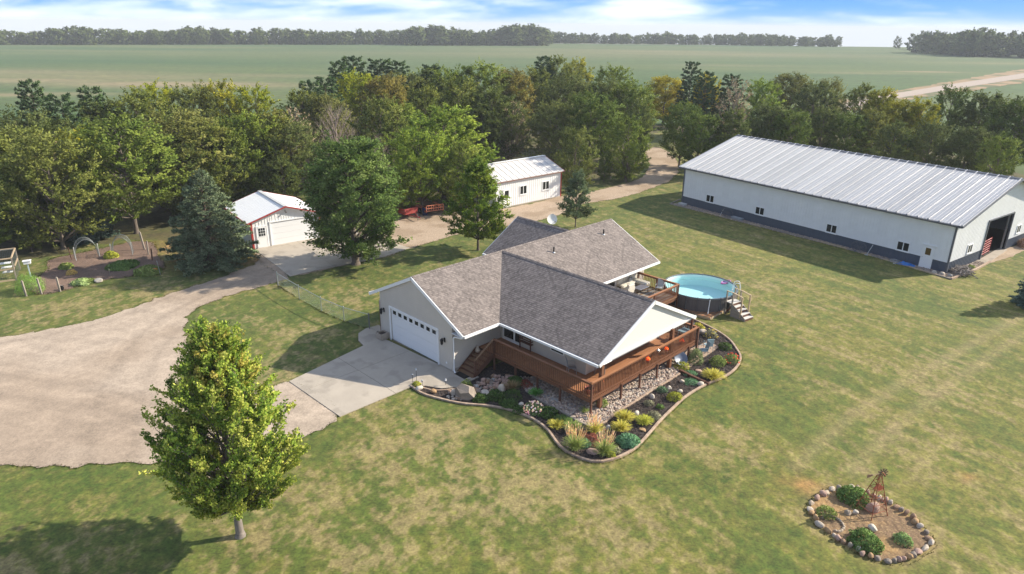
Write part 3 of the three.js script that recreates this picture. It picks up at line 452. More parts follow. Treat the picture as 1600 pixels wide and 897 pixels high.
// ------------------------------------------------------------------ ribbed metal buildings
function ribStrip(w, h0, hl, hr, rib = .022, n = 3) {    // one cladding sheet in the xy plane, front at z = 0, ribs proud
  const gs = [prism([[.002, h0], [w - .002, h0], [w - .002, hr], [.002, hl]], -.03, 0)];
  for (let k = 0; k < n; k++) { const x = (k + .5) * w / n, ht = lerp(hl, hr, x / w); gs.push(prism([[x - .035, h0], [x + .035, h0], [x + .035, ht], [x - .035, ht]], 0, rib)); }
  return merge(gs);
}
function cladWall(parent, origin, turn, width, h0, top, m, opts = {}) {   // sheets side by side; openings [x0, x1, y1]
  const g = new THREE.Group(); g.name = opts.name || 'wall'; g.position.set(...origin); g.rotation.y = turn; parent.add(g);
  const n = Math.round(width / .92), w = width / n, cache = {};
  for (let i = 0; i < n; i++) {
    const x = i * w; let segs = [[x, x + w, h0]];
    for (const [a, b, y] of opts.holes || []) segs = segs.flatMap(([p, q, z]) => { if (q <= a + .01 || p >= b - .01) return [[p, q, z]]; const o = []; if (p < a) o.push([p, a, z]); o.push([Math.max(p, a), Math.min(q, b), y]); if (q > b) o.push([b, q, z]); return o; });
    for (const [p, q, z] of segs) {
      if (q - p < .02 || Math.min(top(p), top(q)) - z < .03) continue;
      const parts = opts.peak && p < opts.peak - .01 && q > opts.peak + .01 ? [[p, opts.peak], [opts.peak, q]] : [[p, q]];
      for (const [s, e] of parts) { const key = [(e - s).toFixed(3), z.toFixed(3), top(s).toFixed(3), top(e).toFixed(3)].join(); const geo = cache[key] ??= ribStrip(e - s, z, top(s), top(e), opts.rib, Math.max(1, Math.round((e - s) / .3))); part('wall_panel', geo, Array.isArray(m) ? m[(i * 7 + (i >> 2)) % m.length] : m, g, [s, 0, 0]); }
    }
  }
  return g;
}
function cladRoof(parent, x0, x1, z0, y0, z1, y1, mats, name = 'roof', rib = .05) {   // from eave (z0,y0) to ridge (z1,y1), sheets along x
  const g = new THREE.Group(); g.name = name; parent.add(g);
  const L = Math.hypot(z1 - z0, y1 - y0), n = Math.round((x1 - x0) / .92), w = (x1 - x0) / n, geo = merge([bx(w - .004, .025, L, w / 2, 0, L / 2), ...[0, 1, 2].flatMap((k) => { const b = k === 0 ? .08 : (k + .02) * w / 3, hh = k === 0 ? rib * 1.9 : rib * .6, hw = k === 0 ? .075 : .04; return [prism([[b - hw, .0], [b + hw, .0], [b + hw * .5, hh + .012], [b - hw * .5, hh + .012]], .0, L)]; })]);
  g.position.set(x0, y0, z0); g.rotation.set(-Math.atan2(y1 - y0, Math.abs(z1 - z0)), 0, 0); if (z1 < z0) { g.rotation.set(0, Math.PI, 0); g.rotation.order = 'YXZ'; g.rotation.set(-Math.atan2(y1 - y0, z0 - z1), Math.PI, 0, 'YXZ'); g.position.x = x1; }
  for (let i = 0; i < n; i++) part('roof_panel', geo, mats[Math.floor(hash(i, n, 9) * mats.length)], g, [i * w, 0, 0]);
  return g;
}
function slider(parent, x, y, w, h, name = 'window', mullion = true, tr = white) {
  const g = new THREE.Group(); g.name = name; g.position.set(x, y, .03); parent.add(g);
  part('window_frame', ring(w + .08, h + .08, .07, .09), tr, g); part('sill', bx(w + .14, .05, .12, 0, -h / 2 - .06, .01), tr, g); if (mullion) part('mullion', bx(.07, h - .07, .08, 0, 0, 0), tr, g);
  part('pane', bx(w / 2 - .06, h - .1, .03, -w / 4, 0, .01), glass, g); part('pane', bx(w / 2 - .06, h - .1, .03, w / 4, 0, -.004), glass, g);
  return g;
}
const SY = -54.155 * Math.PI / 180;
const shed = thing('machine_shed', 'long white metal machine shed with dark grey base and ribbed roof', 'shed', [20.307, 0, -80.752], SY);
{
  const L = 29.893, W = 19.894, E = 4.444, R = 7.279, so = .465, sg = .602, k = (R - E) / (W / 2 + so), wt = E + so * k - .08, top = (v) => wt + k * (W / 2 - Math.abs(v - W / 2));
  const front = cladWall(shed, [0, 0, 0], 0, L, 1.0, () => wt, shedWall), fb = cladWall(shed, [0, 0, 0], 0, L, .02, () => .99, shedBase, { name: 'base_panels', holes: [[27.62, 28.6, 1.0]] });
  const hole = [6.6, 12.0, 3.68];
  cladWall(shed, [L, 0, 0], Math.PI / 2, W, 1.0, top, shedWall, { peak: W / 2, holes: [hole], rib: .012 });
  cladWall(shed, [L, 0, 0], Math.PI / 2, W, .02, () => .99, shedBase, { name: 'base_panels', holes: [[6.6, 12.0, 1.0]] });
  cladWall(shed, [0, 0, -W], -Math.PI / 2, W, .02, top, shedWall, { peak: W / 2 });
  cladWall(shed, [L, 0, -W], Math.PI, L, .02, () => wt, shedWall);
  cladRoof(shed, -sg, L + sg, so, E, -W / 2, R, shedRoofMats);
  cladRoof(shed, -sg, L + sg, -W - so, E, -W / 2, R, shedRoofMats);
  part('ridge_cap', [prism([[-.28, -.05], [0, .03], [.28, -.05], [.28, -.09], [0, -.02], [-.28, -.09]], 0, L + 2 * sg).rotateY(Math.PI / 2).translate(-sg, R + .05, -W / 2)], darkTrim, shed);
  part('eave_trim', bx(L + 2 * sg, .16, .05, L / 2, E - .1, so + .01), darkTrim, shed);
  part('gutter', bx(L + .4, .1, .1, L / 2, E - .06, so + .09), darkTrim, shed);
  for (const x of [L + sg + .02, -sg - .02]) { part('rake_trim', beamBetween([x, E - .06, so], [x, R - .06, -W / 2], .05, .18), darkTrim, shed); part('rake_trim', beamBetween([x, E - .06, -W - so], [x, R - .06, -W / 2], .05, .18), darkTrim, shed); }
  part('soffit', [bx(L + .8, .03, so - .04, L / 2, E - .12, so / 2 + .02)], white, shed);
  for (const [x, z] of [[L, 0], [0, 0], [L, -W], [0, -W]]) part('corner_trim', bx(.14, wt - .02, .14, x, wt / 2 + .02, z), darkTrim, shed);
  part('base_trim', bx(L - .2, .05, .03, L / 2, 1.0, .022), shedWall[0], shed);
  for (const x of [4.08, 10.75, 19.0, 25.95]) slider(front, x, 1.45, 1.05, .8);
  const gab = new THREE.Group(); gab.name = 'gable_fittings'; gab.position.set(L, 0, 0); gab.rotation.y = Math.PI / 2; shed.add(gab);
  slider(gab, 3.72, 1.62, .85, .75); slider(gab, 14.3, 1.75, .85, .75);
  // door in the long wall
  const d = new THREE.Group(); d.name = 'door'; d.position.set(28.1, 0, .03); shed.add(d);
  part('door_leaf', rbx(.9, 2.0, .06, .01, 0, 1.02, 0), white, d); part('pane', bx(.44, .62, .03, .02, 1.55, .03), mat({ c: [.12, .075, .02], roughness: .15 }), d); part('door_frame', [bx(.06, 2.1, .09, -.48, 1.05, 0), bx(.06, 2.1, .09, .48, 1.05, 0), bx(1.3, .06, .12, .05, 2.12, .02)], white, d); part('handle', [new THREE.SphereGeometry(.035, 8, 6).translate(-.36, .98, .06)], galv, d);
  // big opening, its trim, slid-back door, floor inside
  part('door_frame', [bx(.12, 3.72, .14, L + .03, 1.86, -6.56), bx(.12, 3.72, .14, L + .03, 1.86, -12.04), bx(.12, .12, 5.6, L + .03, 3.74, -9.3)], darkTrim, shed);
  part('door_post', bx(.12, 3.6, .16, L - .2, 1.82, -11.8), galv, shed);
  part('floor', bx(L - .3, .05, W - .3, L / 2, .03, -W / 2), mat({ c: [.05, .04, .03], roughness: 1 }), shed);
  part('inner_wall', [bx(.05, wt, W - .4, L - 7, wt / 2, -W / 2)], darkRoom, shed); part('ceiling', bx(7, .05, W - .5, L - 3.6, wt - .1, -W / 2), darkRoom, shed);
}
{ // stock gate seen inside the opening
  const g = thing('livestock_gate', 'red tubular steel gate standing inside the open shed doorway', 'gate', [20.307, 0, -80.752], SY), m = mat({ c: [.3, .022, .028], roughness: .5 }), x = 29.7;
  for (const h of [.25, .5, .75, 1.0, 1.25, 1.5]) part('bar', tube([x, h, -6.75], [x - .25, h, -9.6], .05), m, g);
  for (const t of [0, .5, 1]) part('upright', tube([x - .25 * t, .08, -6.75 - 2.85 * t], [x - .25 * t, 1.58, -6.75 - 2.85 * t], .05), m, g);
}
const GY = 36.721 * Math.PI / 180;
const garage = thing('small_garage', 'small white metal garage with red trim and a wide white door', 'garage', [-24.252, 0, -61.384], GY);
{
  const W = 6.562, L = 7.055, E = 2.57, R = 3.724, go = .387, gg = .318, k = (R - E) / (W / 2 + go), wt = E + go * k - .06, top = (x) => wt + k * (W / 2 - Math.abs(x - W / 2));
  const fr = cladWall(garage, [0, 0, 0], 0, W, .05, top, whiteWall, { peak: W / 2, rib: .022, holes: [[1.75, 6.1, 2.3]] });
  cladWall(garage, [0, 0, -L], -Math.PI / 2, L, .05, () => wt, whiteWall); cladWall(garage, [W, 0, 0], Math.PI / 2, L, .05, () => wt, whiteWall); cladWall(garage, [W, 0, -L], Math.PI, W, .05, top, whiteWall, { peak: W / 2 });
  const rg = new THREE.Group(); rg.name = 'roof'; rg.rotation.y = Math.PI / 2; garage.add(rg);   // slopes run along z
  const slope = (side) => { const len = Math.hypot(W / 2 + go, R - E), n = 9, w = (L + 2 * gg) / n, geo = merge([bx(len, .03, w - .004, len / 2, 0, w / 2), bx(len, .03, .05, len / 2, .025, w / 2), bx(len, .03, .05, len / 2, .025, .04)]); for (let i = 0; i < n; i++) { const m = part('roof_panel', geo, whiteRoof, rg); m.rotation.set(0, 0, 0); m.position.set(0, 0, 0); m.matrixAutoUpdate = true; const a = Math.atan2(R - E, W / 2 + go); if (side < 0) { m.position.set(L + gg - (i + 1) * w, E, -go); m.rotation.set(-a, -Math.PI / 2, 0, 'YXZ'); m.rotation.set(0, -Math.PI / 2, a, 'YXZ'); m.position.x = L + gg - i * w; } else { m.position.set(L + gg - (i + 1) * w, E, W + go); m.rotation.set(0, Math.PI / 2, a, 'YXZ'); } } };
  slope(-1); slope(1);
  part('ridge_cap', [bx(.36, .03, L + 2 * gg, W / 2, R + .04, -L / 2)], mat({ c: [.5, .5, .5], roughness: .5 }), garage);
  for (const z of [gg + .03, -L - gg - .03]) { part('rake_trim', beamBetween([-go, E - .02, z], [W / 2, R - .02, z], .06, .12), redTrim, garage); part('rake_trim', beamBetween([W + go, E - .02, z], [W / 2, R - .02, z], .06, .12), redTrim, garage); }
  part('eave_trim', bx(.05, .14, L + 2 * gg, -go - .02, E - .05, -L / 2), redTrim, garage); part('eave_trim', bx(.05, .14, L + 2 * gg, W + go + .02, E - .05, -L / 2), redTrim, garage);
  for (const x of [0, W]) for (const z of [0, -L]) part('corner_trim', bx(.16, wt, .16, x, wt / 2, z), redTrim, garage);
  const gd = new THREE.Group(); gd.name = 'garage_door'; gd.position.set(3.93, 0, -.04); garage.add(gd);
  for (let i = 0; i < 4; i++) part('door_panel', rbx(4.3, .55, .05, .012, 0, .33 + i * .56, 0), doorWhite, gd);
  part('door_frame', [bx(.1, 2.36, .1, 1.72, 1.18, .02), bx(.1, 2.36, .1, 6.12, 1.18, .02), bx(4.5, .1, .1, 3.92, 2.36, .02)], white, garage);
  const d = new THREE.Group(); d.name = 'door'; d.position.set(.9, 0, .04); garage.add(d);
  part('door_leaf', rbx(.9, 2.0, .05, .01, 0, 1.05, 0), white, d); part('pane', bx(.6, .8, .03, 0, 1.55, .02), glass, d); part('window_bars', [...[-.1, .1].map((x) => bx(.025, .8, .03, x, 1.55, .035)), ...[-.13, .13].map((y) => bx(.6, .025, .03, 0, 1.55 + y, .036)), bx(.66, .05, .04, 0, 1.96, .035), bx(.66, .05, .04, 0, 1.14, .035)], white, d); part('door_frame', [bx(.06, 2.1, .08, -.48, 1.07, 0), bx(.06, 2.1, .08, .48, 1.07, 0), bx(1.02, .06, .08, 0, 2.1, 0)], white, d);
  part('gable_lamp', [bx(.06, .12, .14, W / 2, R - .5, .1), tube([W / 2, R - .5, .1], [W / 2, R - .58, .3], .05, .09)], greyMetal, garage);
}
const WY = 41.358 * Math.PI / 180;
const hut = thing('metal_outbuilding', 'white ribbed metal outbuilding with red trim and two sliding windows', 'outbuilding', [-1.885, 0, -76.961], WY);
{
  const L = 10.354, W = 6.68, E = 3.205, R = 4.569, so = .255, sg = .331, k = (R - E) / (W / 2 + so), wt = E + so * k - .06, top = (v) => wt + k * (W / 2 - Math.abs(v - W / 2));
  const front = cladWall(hut, [0, 0, 0], 0, L, .05, () => wt, whiteWall, { rib: .024 });
  cladWall(hut, [L, 0, 0], Math.PI / 2, W, .05, top, whiteWall, { peak: W / 2 }); cladWall(hut, [0, 0, -W], -Math.PI / 2, W, .05, top, whiteWall, { peak: W / 2 }); cladWall(hut, [L, 0, -W], Math.PI, L, .05, () => wt, whiteWall);
  cladRoof(hut, -sg, L + sg, so, E, -W / 2, R, [oldRoof], 'roof', .022); cladRoof(hut, -sg, L + sg, -W - so, E, -W / 2, R, [oldRoof]);
  part('ridge_cap', bx(L + 2 * sg, .04, .4, L / 2, R + .05, -W / 2), whiteRoof, hut);
  part('eave_trim', bx(L + 2 * sg, .08, .05, L / 2, E - .07, so + .01), rustTrim, hut);
  for (const x of [L + sg + .02, -sg - .02]) { part('rake_trim', beamBetween([x, E - .03, so], [x, R - .03, -W / 2], .06, .15), redTrim, hut); part('rake_trim', beamBetween([x, E - .03, -W - so], [x, R - .03, -W / 2], .06, .15), redTrim, hut); }
  for (const x of [0, L]) for (const z of [0, -W]) part('corner_trim', bx(.13, wt, .13, x, wt / 2, z), x ? redTrim : white, hut);
  slider(front, 4.1, 1.75, 1.05, 1.0); slider(front, 7.75, 1.78, 1.05, 1.0);
  part('base_trim', bx(L, .12, .06, L / 2, .08, .03), concrete, hut);
  const d = new THREE.Group(); d.name = 'door'; d.position.set(1.5, 0, .05); hut.add(d); part('door_leaf', rbx(.95, 2.05, .06, .01, 0, 1.1, 0), white, d); part('pane', bx(.6, .85, .03, 0, 1.6, .02), glass, d); part('door_frame', [bx(.06, 2.15, .09, -.5, 1.12, 0), bx(.06, 2.15, .09, .5, 1.12, 0), bx(1.06, .06, .09, 0, 2.17, 0)], white, d);
}
// ------------------------------------------------------------------ trees
const barkTex = (b, s) => tex(128, 256, (u, v) => { const a = fbm(u * 8, v * 5, s, 4, 0), f = .6 + .8 * a; return b.map((c) => c * f); }, true, 1);
const bark = mat({ map: barkTex([.13, .105, .085], 601), roughness: 1 }), greyBark = mat({ map: barkTex([.24, .21, .185], 603), roughness: 1 }), bareBark = mat({ map: barkTex([.36, .29, .255], 607), roughness: 1 }), mapleBark = mat({ map: barkTex([.2, .17, .15], 609), roughness: 1 }), pineBark = mat({ map: barkTex([.09, .06, .045], 605), roughness: 1 });
const leafMats = {}, LEAF = 2.35;
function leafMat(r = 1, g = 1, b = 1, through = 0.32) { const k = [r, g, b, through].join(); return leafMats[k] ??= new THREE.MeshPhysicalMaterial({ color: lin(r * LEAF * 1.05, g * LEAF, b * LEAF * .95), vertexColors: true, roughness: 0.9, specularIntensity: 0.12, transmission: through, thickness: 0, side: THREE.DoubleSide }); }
class Leaves {                                  // collects small leaf faces with a colour each
  constructor(fold = 0.25) { this.p = []; this.n = []; this.c = []; this.i = []; this.fold = fold; }
  add(c, dir, nor, len, wid, col, out) {
    const side = V(0, 0, 0).crossVectors(dir, nor).normalize(), nn = V(0, 0, 0).crossVectors(side, dir).normalize(); if (out && nn.dot(out) < 0) nn.negate();
    const sn = out ? nn.clone().multiplyScalar(.75).addScaledVector(out, .6).normalize() : nn, k = this.p.length / 3;
    const a = c.clone().addScaledVector(dir, -len * .5), b = c.clone().addScaledVector(dir, len * .5), l = c.clone().addScaledVector(side, wid * .5), r = c.clone().addScaledVector(side, -wid * .5);
    for (const q of [a, l, b, r]) { this.p.push(q.x, q.y, q.z); this.n.push(sn.x, sn.y, sn.z); this.c.push(...col); }
    const f = V(0, 0, 0).crossVectors(l.clone().sub(a), b.clone().sub(a)).dot(nn) > 0; f ? this.i.push(k, k + 1, k + 2, k, k + 2, k + 3) : this.i.push(k, k + 2, k + 1, k, k + 3, k + 2);
  }
  geo() { const g = new THREE.BufferGeometry(); g.setAttribute('position', new THREE.Float32BufferAttribute(this.p, 3)); g.setAttribute('normal', new THREE.Float32BufferAttribute(this.n, 3)); g.setAttribute('color', new THREE.Float32BufferAttribute(this.c, 3)); g.setIndex(this.i); return g; }
}
function rdir(R) { const z = R() * 2 - 1, a = R() * 6.2832, s = Math.sqrt(1 - z * z); return V(s * Math.cos(a), z, s * Math.sin(a)); }
const gauss = (R) => (R() + R() + R() - 1.5) * 0.82;
function limb(list, pts, r0, r1, n = 5) { for (let i = 0; i + 1 < pts.length; i++) { const a = lerp(r0, r1, i / (pts.length - 1)), b = lerp(r0, r1, (i + 1) / (pts.length - 1)); list.push(tube(pts[i].toArray(), pts[i + 1].toArray(), a, b, n)); } }
// a broadleaf tree: trunk, limbs rising to the edge of the crown, sprays of leaves along their side shoots
function broadleaf(o) {
  const R = rng(o.seed), { H, base, rad } = o, wood = [], L = new Leaves(), lean = V((R() - .5) * (o.lean ?? .08) * H, 0, (R() - .5) * (o.lean ?? .08) * H), at = (t) => V(lean.x * t * t, H * t, lean.z * t * t);
  const prof = o.profile || ((t) => Math.pow(Math.max(0, 1 - Math.pow(Math.abs(t - .47) / .56, 2.3)), .6));
  const axis = []; for (let i = 0; i <= 7; i++) axis.push(at(i / 7 * (o.leader ?? .85)).add(V((R() - .5) * .02 * H * (i > 1), 0, (R() - .5) * .02 * H * (i > 1))));
  limb(wood, axis, o.trunkR, o.trunkR * .18, 8); wood.push(tube([0, -.1, 0], [0, .25, 0], o.trunkR * 1.5, o.trunkR * 1.02, 8));
  const lob = []; for (let i = 0; i < (o.lobes ?? 7); i++) lob.push([rdir(R), .62 + R() * .55]);
  const rough = (d) => { let s = 0, w = 0; for (const [q, v] of lob) { const k = Math.exp(4 * (q.dot(d) - 1)); s += k * v; w += k; } return s / w; };
  for (let i = 0; i < o.mains; i++) {
    const t1 = Math.pow((i + .5 + (R() - .5) * .8) / o.mains, o.topBias ?? .9), az = i * 2.39996 + R() * .7, y1 = base + (H - base) * clamp(t1, .02, .99), t = clamp((y1 - base) / (H - base));
    const d0 = V(Math.cos(az), (t - .5) * 1.2, Math.sin(az)).normalize(), rr = rad * prof(t) * rough(d0) * (.82 + .3 * R());
    const y0 = Math.max(base * .75, y1 - rr * (o.rise ?? .8) - .2 * R()), p0 = at(clamp(y0 / H, 0, .83)), ctr = at(y1 / H), p1 = V(ctr.x + Math.cos(az) * rr, y1, ctr.z + Math.sin(az) * rr * (o.flat ?? 1)), mid = p0.clone().lerp(p1, .5).add(V(0, -(o.sag ?? -.06) * rr, 0));
    limb(wood, [p0, mid, p1], o.trunkR * (.34 - .2 * t) + .015, .012, 5);
    const tone = R(), n = Math.round(o.subs * (.6 + .55 * rr / rad));
    for (let k = 0; k < n; k++) {
      const s = .28 + .74 * Math.pow(R(), .75), q = s < .5 ? p0.clone().lerp(mid, s * 2) : mid.clone().lerp(p1, s * 2 - 1), dir = rdir(R); dir.y = dir.y * .7 + (o.up ?? .35); dir.addScaledVector(p1.clone().sub(p0).normalize(), .7).normalize();
      const len = rad * (o.subLen ?? .26) * (.5 + R() * .8), e = q.clone().addScaledVector(dir, len);
      if (o.twigs) limb(wood, [q, e], .012, .004, 3);
      const st = R(), leaves = Math.round(o.leaves * (.6 + .8 * R()));
      for (let m = 0; m < leaves; m++) {
        const f = .15 + R() * .95, c = q.clone().lerp(e, f).add(V(gauss(R), gauss(R) * .8, gauss(R)).multiplyScalar(o.spray)), out = c.clone().sub(V(ctr.x, base + (H - base) * .45, ctr.z)).normalize();
        const ld = rdir(R).multiplyScalar(.7).add(dir).add(V(0, -(o.droop ?? .25), 0)).normalize(), nor = rdir(R).multiplyScalar(.8).addScaledVector(out, .5).add(V(0, .5, 0));
        L.add(c, ld, nor, o.leaf * (.65 + .7 * R()), o.leaf * (o.aspect ?? .62) * (.7 + .6 * R()), o.color(tone, st, R(), t, R), out);
      }
    }
  }
  return { wood: merge(wood), leaves: L.geo() };
}
// a conifer: whorls of drooping boughs set with needle tufts
function conifer(o) {
  const R = rng(o.seed), { H, rad } = o, wood = [tube([0, -.1, 0], [0, H * .97, 0], o.trunkR, .02, 7)], L = new Leaves();
  for (let i = 0; i < o.tiers; i++) {
    const t = (i + R() * .6) / o.tiers, y = (o.base ?? .03) * H + H * (1 - (o.base ?? .03)) * t, nb = Math.round(lerp(o.boughs, 4, t)), a0 = R() * 6.28;
    for (let b = 0; b < nb; b++) {
      const az = a0 + b * 6.2832 / nb + (R() - .5) * .5, r = rad * (o.profile ? o.profile(t) : Math.pow(1 - t, .8) * (.35 + .65 * Math.min(1, t * 8 + .5))) * (.72 + .42 * R()) + .12, tip = V(Math.cos(az) * r, y + r * lerp(o.dip ?? -.12, .35, t), Math.sin(az) * r), p0 = V(0, y, 0);
      limb(wood, [p0, tip], .03 * (1 - t) + .012, .006, 3);
      const tone = R(), n = Math.round(o.tufts * (r / rad) + 3), d = tip.clone().sub(p0).normalize(), sd = V(-Math.sin(az), 0, Math.cos(az));
      for (let k = 0; k < n; k++) {
        const s = .2 + .8 * Math.sqrt(R()), w = (1.06 - s) * r * .42 + .1, q = p0.clone().lerp(tip, s).addScaledVector(sd, gauss(R) * w).add(V(0, gauss(R) * .1 - .05 * s, 0)), ts = R();
        for (let m = 0; m < o.needles; m++) { const dir = rdir(R).multiplyScalar(.75).add(d.clone().multiplyScalar(.8)).addScaledVector(sd, gauss(R)).add(V(0, .25, 0)).normalize(), out = V(q.x, r * .6, q.z).normalize(), c = q.clone().addScaledVector(dir, o.leaf * .4).add(V(gauss(R), gauss(R) * .7, gauss(R)).multiplyScalar(.1)); L.add(c, dir, rdir(R).add(V(0, .8, 0)), o.leaf * (.6 + .8 * R()), o.leaf * .3, o.color(tone, ts, R(), t, R), out); }
      }
    }
  }
  return { wood: merge(wood), leaves: L.geo() };
}
function pal(list) { return (tone, st, r, t, R) => { const x = clamp(tone * .35 + st * .4 + r * .25, 0, .999) * (list.length - 1), i = Math.floor(x), c = mix3(list[i], list[i + 1], x - i), f = .75 + .5 * R(); return [c[0] * f, c[1] * f, c[2] * f]; }; }
const tree = (name, label, p, pos, turn, scale, lm, bm = bark, group) => {
  const t = thing(name, label, 'tree', [pos.x, 0, pos.z], turn, group); t.scale.set(...(Array.isArray(scale) ? scale : [scale, scale, scale]));
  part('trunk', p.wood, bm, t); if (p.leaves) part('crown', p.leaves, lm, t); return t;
};
const LM = leafMat();
{ // the maple in the front lawn
  const fall = (tone, st, r, t, R) => { const w = st * .45 + r * .3 + tone * .25; let c = w < .28 ? [.06, .1, .018] : w < .45 ? [.1, .145, .024] : w < .64 ? [.155, .19, .034] : [.24, .25, .06]; if (t > .75 && st > .8) c = mix3(c, [.24, .15, .05], .4); const f = .75 + .5 * R(); return c.map((x) => x * f); };
  const p = broadleaf({ seed: 71, H: 9.1, base: 1.9, rad: 2.6, trunkR: .17, mains: 150, subs: 11, leaves: 62, leaf: .112, spray: .15, aspect: .75, subLen: .3, rise: 1.25, up: .85, sag: .06, lobes: 22, topBias: .85, twigs: true, lean: .02, leader: .9, droop: .05, color: fall, profile: (t) => t < .36 ? .66 + .34 * Math.sin(t / .36 * 1.57) : Math.pow(clamp(1.02 - Math.pow((t - .36) / .66, 1.35)), .95) });
  const b = G(385, 838); tree('maple_tree', 'bright green maple standing alone on the front lawn beside the gravel yard', p, b.add(V(-.25, 0, 0)), .6, 1, leafMat(.92, .95, .9), mapleBark);
}
const treeAsh = broadleaf({ seed: 133, H: 10.5, base: .9, rad: 4.3, trunkR: .34, mains: 70, subs: 14, leaves: 48, leaf: .25, spray: .34, subLen: .27, rise: .7, up: .25, lobes: 15, aspect: .5, lean: .05, topBias: .8, color: pal([[.03, .062, .018], [.05, .09, .022], [.085, .13, .035], [.15, .2, .07]]), profile: (t) => Math.pow(Math.max(0, 1 - Math.pow(Math.abs(t - .46) / .58, 2.4)), .6) });
tree('ash_tree', 'tall full green ash in the grass between the small garage and the house', treeAsh, G(556, 413), 1.9, 1, leafMat(.85, .82, .8));
const mapleYoung = broadleaf({ seed: 209, H: 8.3, base: 1.4, rad: 2.7, trunkR: .12, mains: 56, subs: 13, leaves: 52, leaf: .17, spray: .22, subLen: .26, rise: .8, up: .4, lobes: 12, twigs: true, lean: .02, color: pal([[.04, .075, .012], [.075, .115, .016], [.12, .155, .02], [.21, .2, .035]]), profile: (t) => t < .25 ? .75 + t : Math.pow(clamp(1.02 - (t - .25) / .78), .75) });
tree('maple_tree', 'younger maple on the grass behind the house, beside the red trailers', mapleYoung, G(747, 391), 2.2, 1, leafMat(.8, .86, .8));
const lollipop = broadleaf({ seed: 311, H: 5.6, base: 1.2, rad: 2.15, profile: (t) => Math.pow(clamp(1.04 - t), .7) * (.5 + .5 * Math.min(1, t * 5)), trunkR: .07, mains: 36, subs: 11, leaves: 26, leaf: .18, spray: .2, subLen: .3, lobes: 9, rise: .7, color: pal([[.03, .05, .028], [.046, .07, .036], [.066, .09, .048], [.095, .115, .062]]) });
tree('young_tree', 'small round-topped tree on a thin trunk just behind the house roof', lollipop, G(899, 355), 0, 1, LM);
const spruceCol = pal([[.026, .044, .028], [.05, .075, .05], [.085, .115, .08], [.14, .17, .12]]);
const spruceA = conifer({ seed: 17, H: 8.6, rad: 3.9, trunkR: .2, tiers: 24, boughs: 17, tufts: 40, needles: 6, leaf: .26, color: spruceCol, base: .02, dip: -.1 });
tree('spruce_tree', 'big blue spruce spreading beside the small red-trimmed garage', spruceA, G(333, 411), .3, [1.02, .97, 1.02], leafMat(.88, .85, .72, .1), pineBark);
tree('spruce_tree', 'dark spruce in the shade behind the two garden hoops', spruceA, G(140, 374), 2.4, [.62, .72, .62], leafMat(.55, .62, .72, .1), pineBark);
tree('spruce_tree', 'blue spruce cut by the right edge, on the lawn near the shed corner', spruceA, G(1622, 480), 1.4, [.5, .5, .5], leafMat(.8, .9, 1.1, .1), pineBark);
const pineCol = pal([[.016, .03, .013], [.024, .044, .018], [.036, .06, .025], [.055, .085, .035]]);
const pines = [21, 22].map((s) => conifer({ seed: s, H: 12, rad: 2.6, trunkR: .17, tiers: 20, boughs: 9, tufts: 16, needles: 6, leaf: .42, base: .2, dip: .12, color: pineCol, profile: (t) => .5 + .5 * Math.sin(Math.PI * clamp(t * .75 + .28)) }));
// the wood behind the yard: a handful of crowns, each tree set by the place of its top
const olive = pal([[.034, .049, .012], [.06, .078, .019], [.092, .108, .027], [.14, .15, .042]]), green = pal([[.032, .055, .011], [.06, .088, .016], [.095, .122, .023], [.145, .168, .036]]), feather = pal([[.038, .05, .015], [.066, .08, .022], [.096, .11, .033], [.135, .145, .05]]);
const crowns = [
  { seed: 401, H: 11, base: 2.0, rad: 4.4, color: green, lobes: 14, topBias: .75 }, { seed: 402, H: 11, base: 1.2, rad: 4.2, color: olive, lobes: 12 }, { seed: 403, H: 11, base: 1.2, rad: 3.9, color: feather, lobes: 11, spray: .5, leaf: .3 },
  { seed: 404, H: 11, base: .8, rad: 4.0, color: green, lobes: 10, rise: 1.1 }, { seed: 405, H: 11, base: 1.4, rad: 3.5, color: olive, lobes: 9, rise: 1.2 }, { seed: 406, H: 11, base: 1.1, rad: 5.0, color: feather, lobes: 16, topBias: .7 },
].map((o) => broadleaf({ trunkR: .2, mains: 44, subs: 14, leaves: 34, leaf: .255, spray: .28, subLen: .3, rise: .8, up: .3, aspect: .58, ...o }));
const sparse = broadleaf({ seed: 421, H: 10, base: 1.5, rad: 2.9, trunkR: .17, mains: 34, subs: 12, leaves: 3, leaf: .3, spray: .4, subLen: .34, rise: 1.5, up: .7, twigs: true, lobes: 9, color: pal([[.1, .085, .05], [.14, .11, .07], [.17, .14, .09], [.2, .16, .09]]) });
const bare = broadleaf({ seed: 431, H: 10, base: 1.2, rad: 3.4, trunkR: .2, mains: 60, subs: 22, leaves: 0, leaf: .3, spray: .4, subLen: .42, rise: 1.9, up: 1.3, twigs: true, lobes: 9, color: olive });
const tint = { g: [1, 1, 1], d: [.7, .76, .8], o: [1.0, 1.0, .82], y: [1.7, 1.45, .5], Y: [2.3, 1.75, .4], b: [1.08, 1.0, .9], l: [1.25, 1.3, 1.0], r: [1.3, 1.0, .78] };
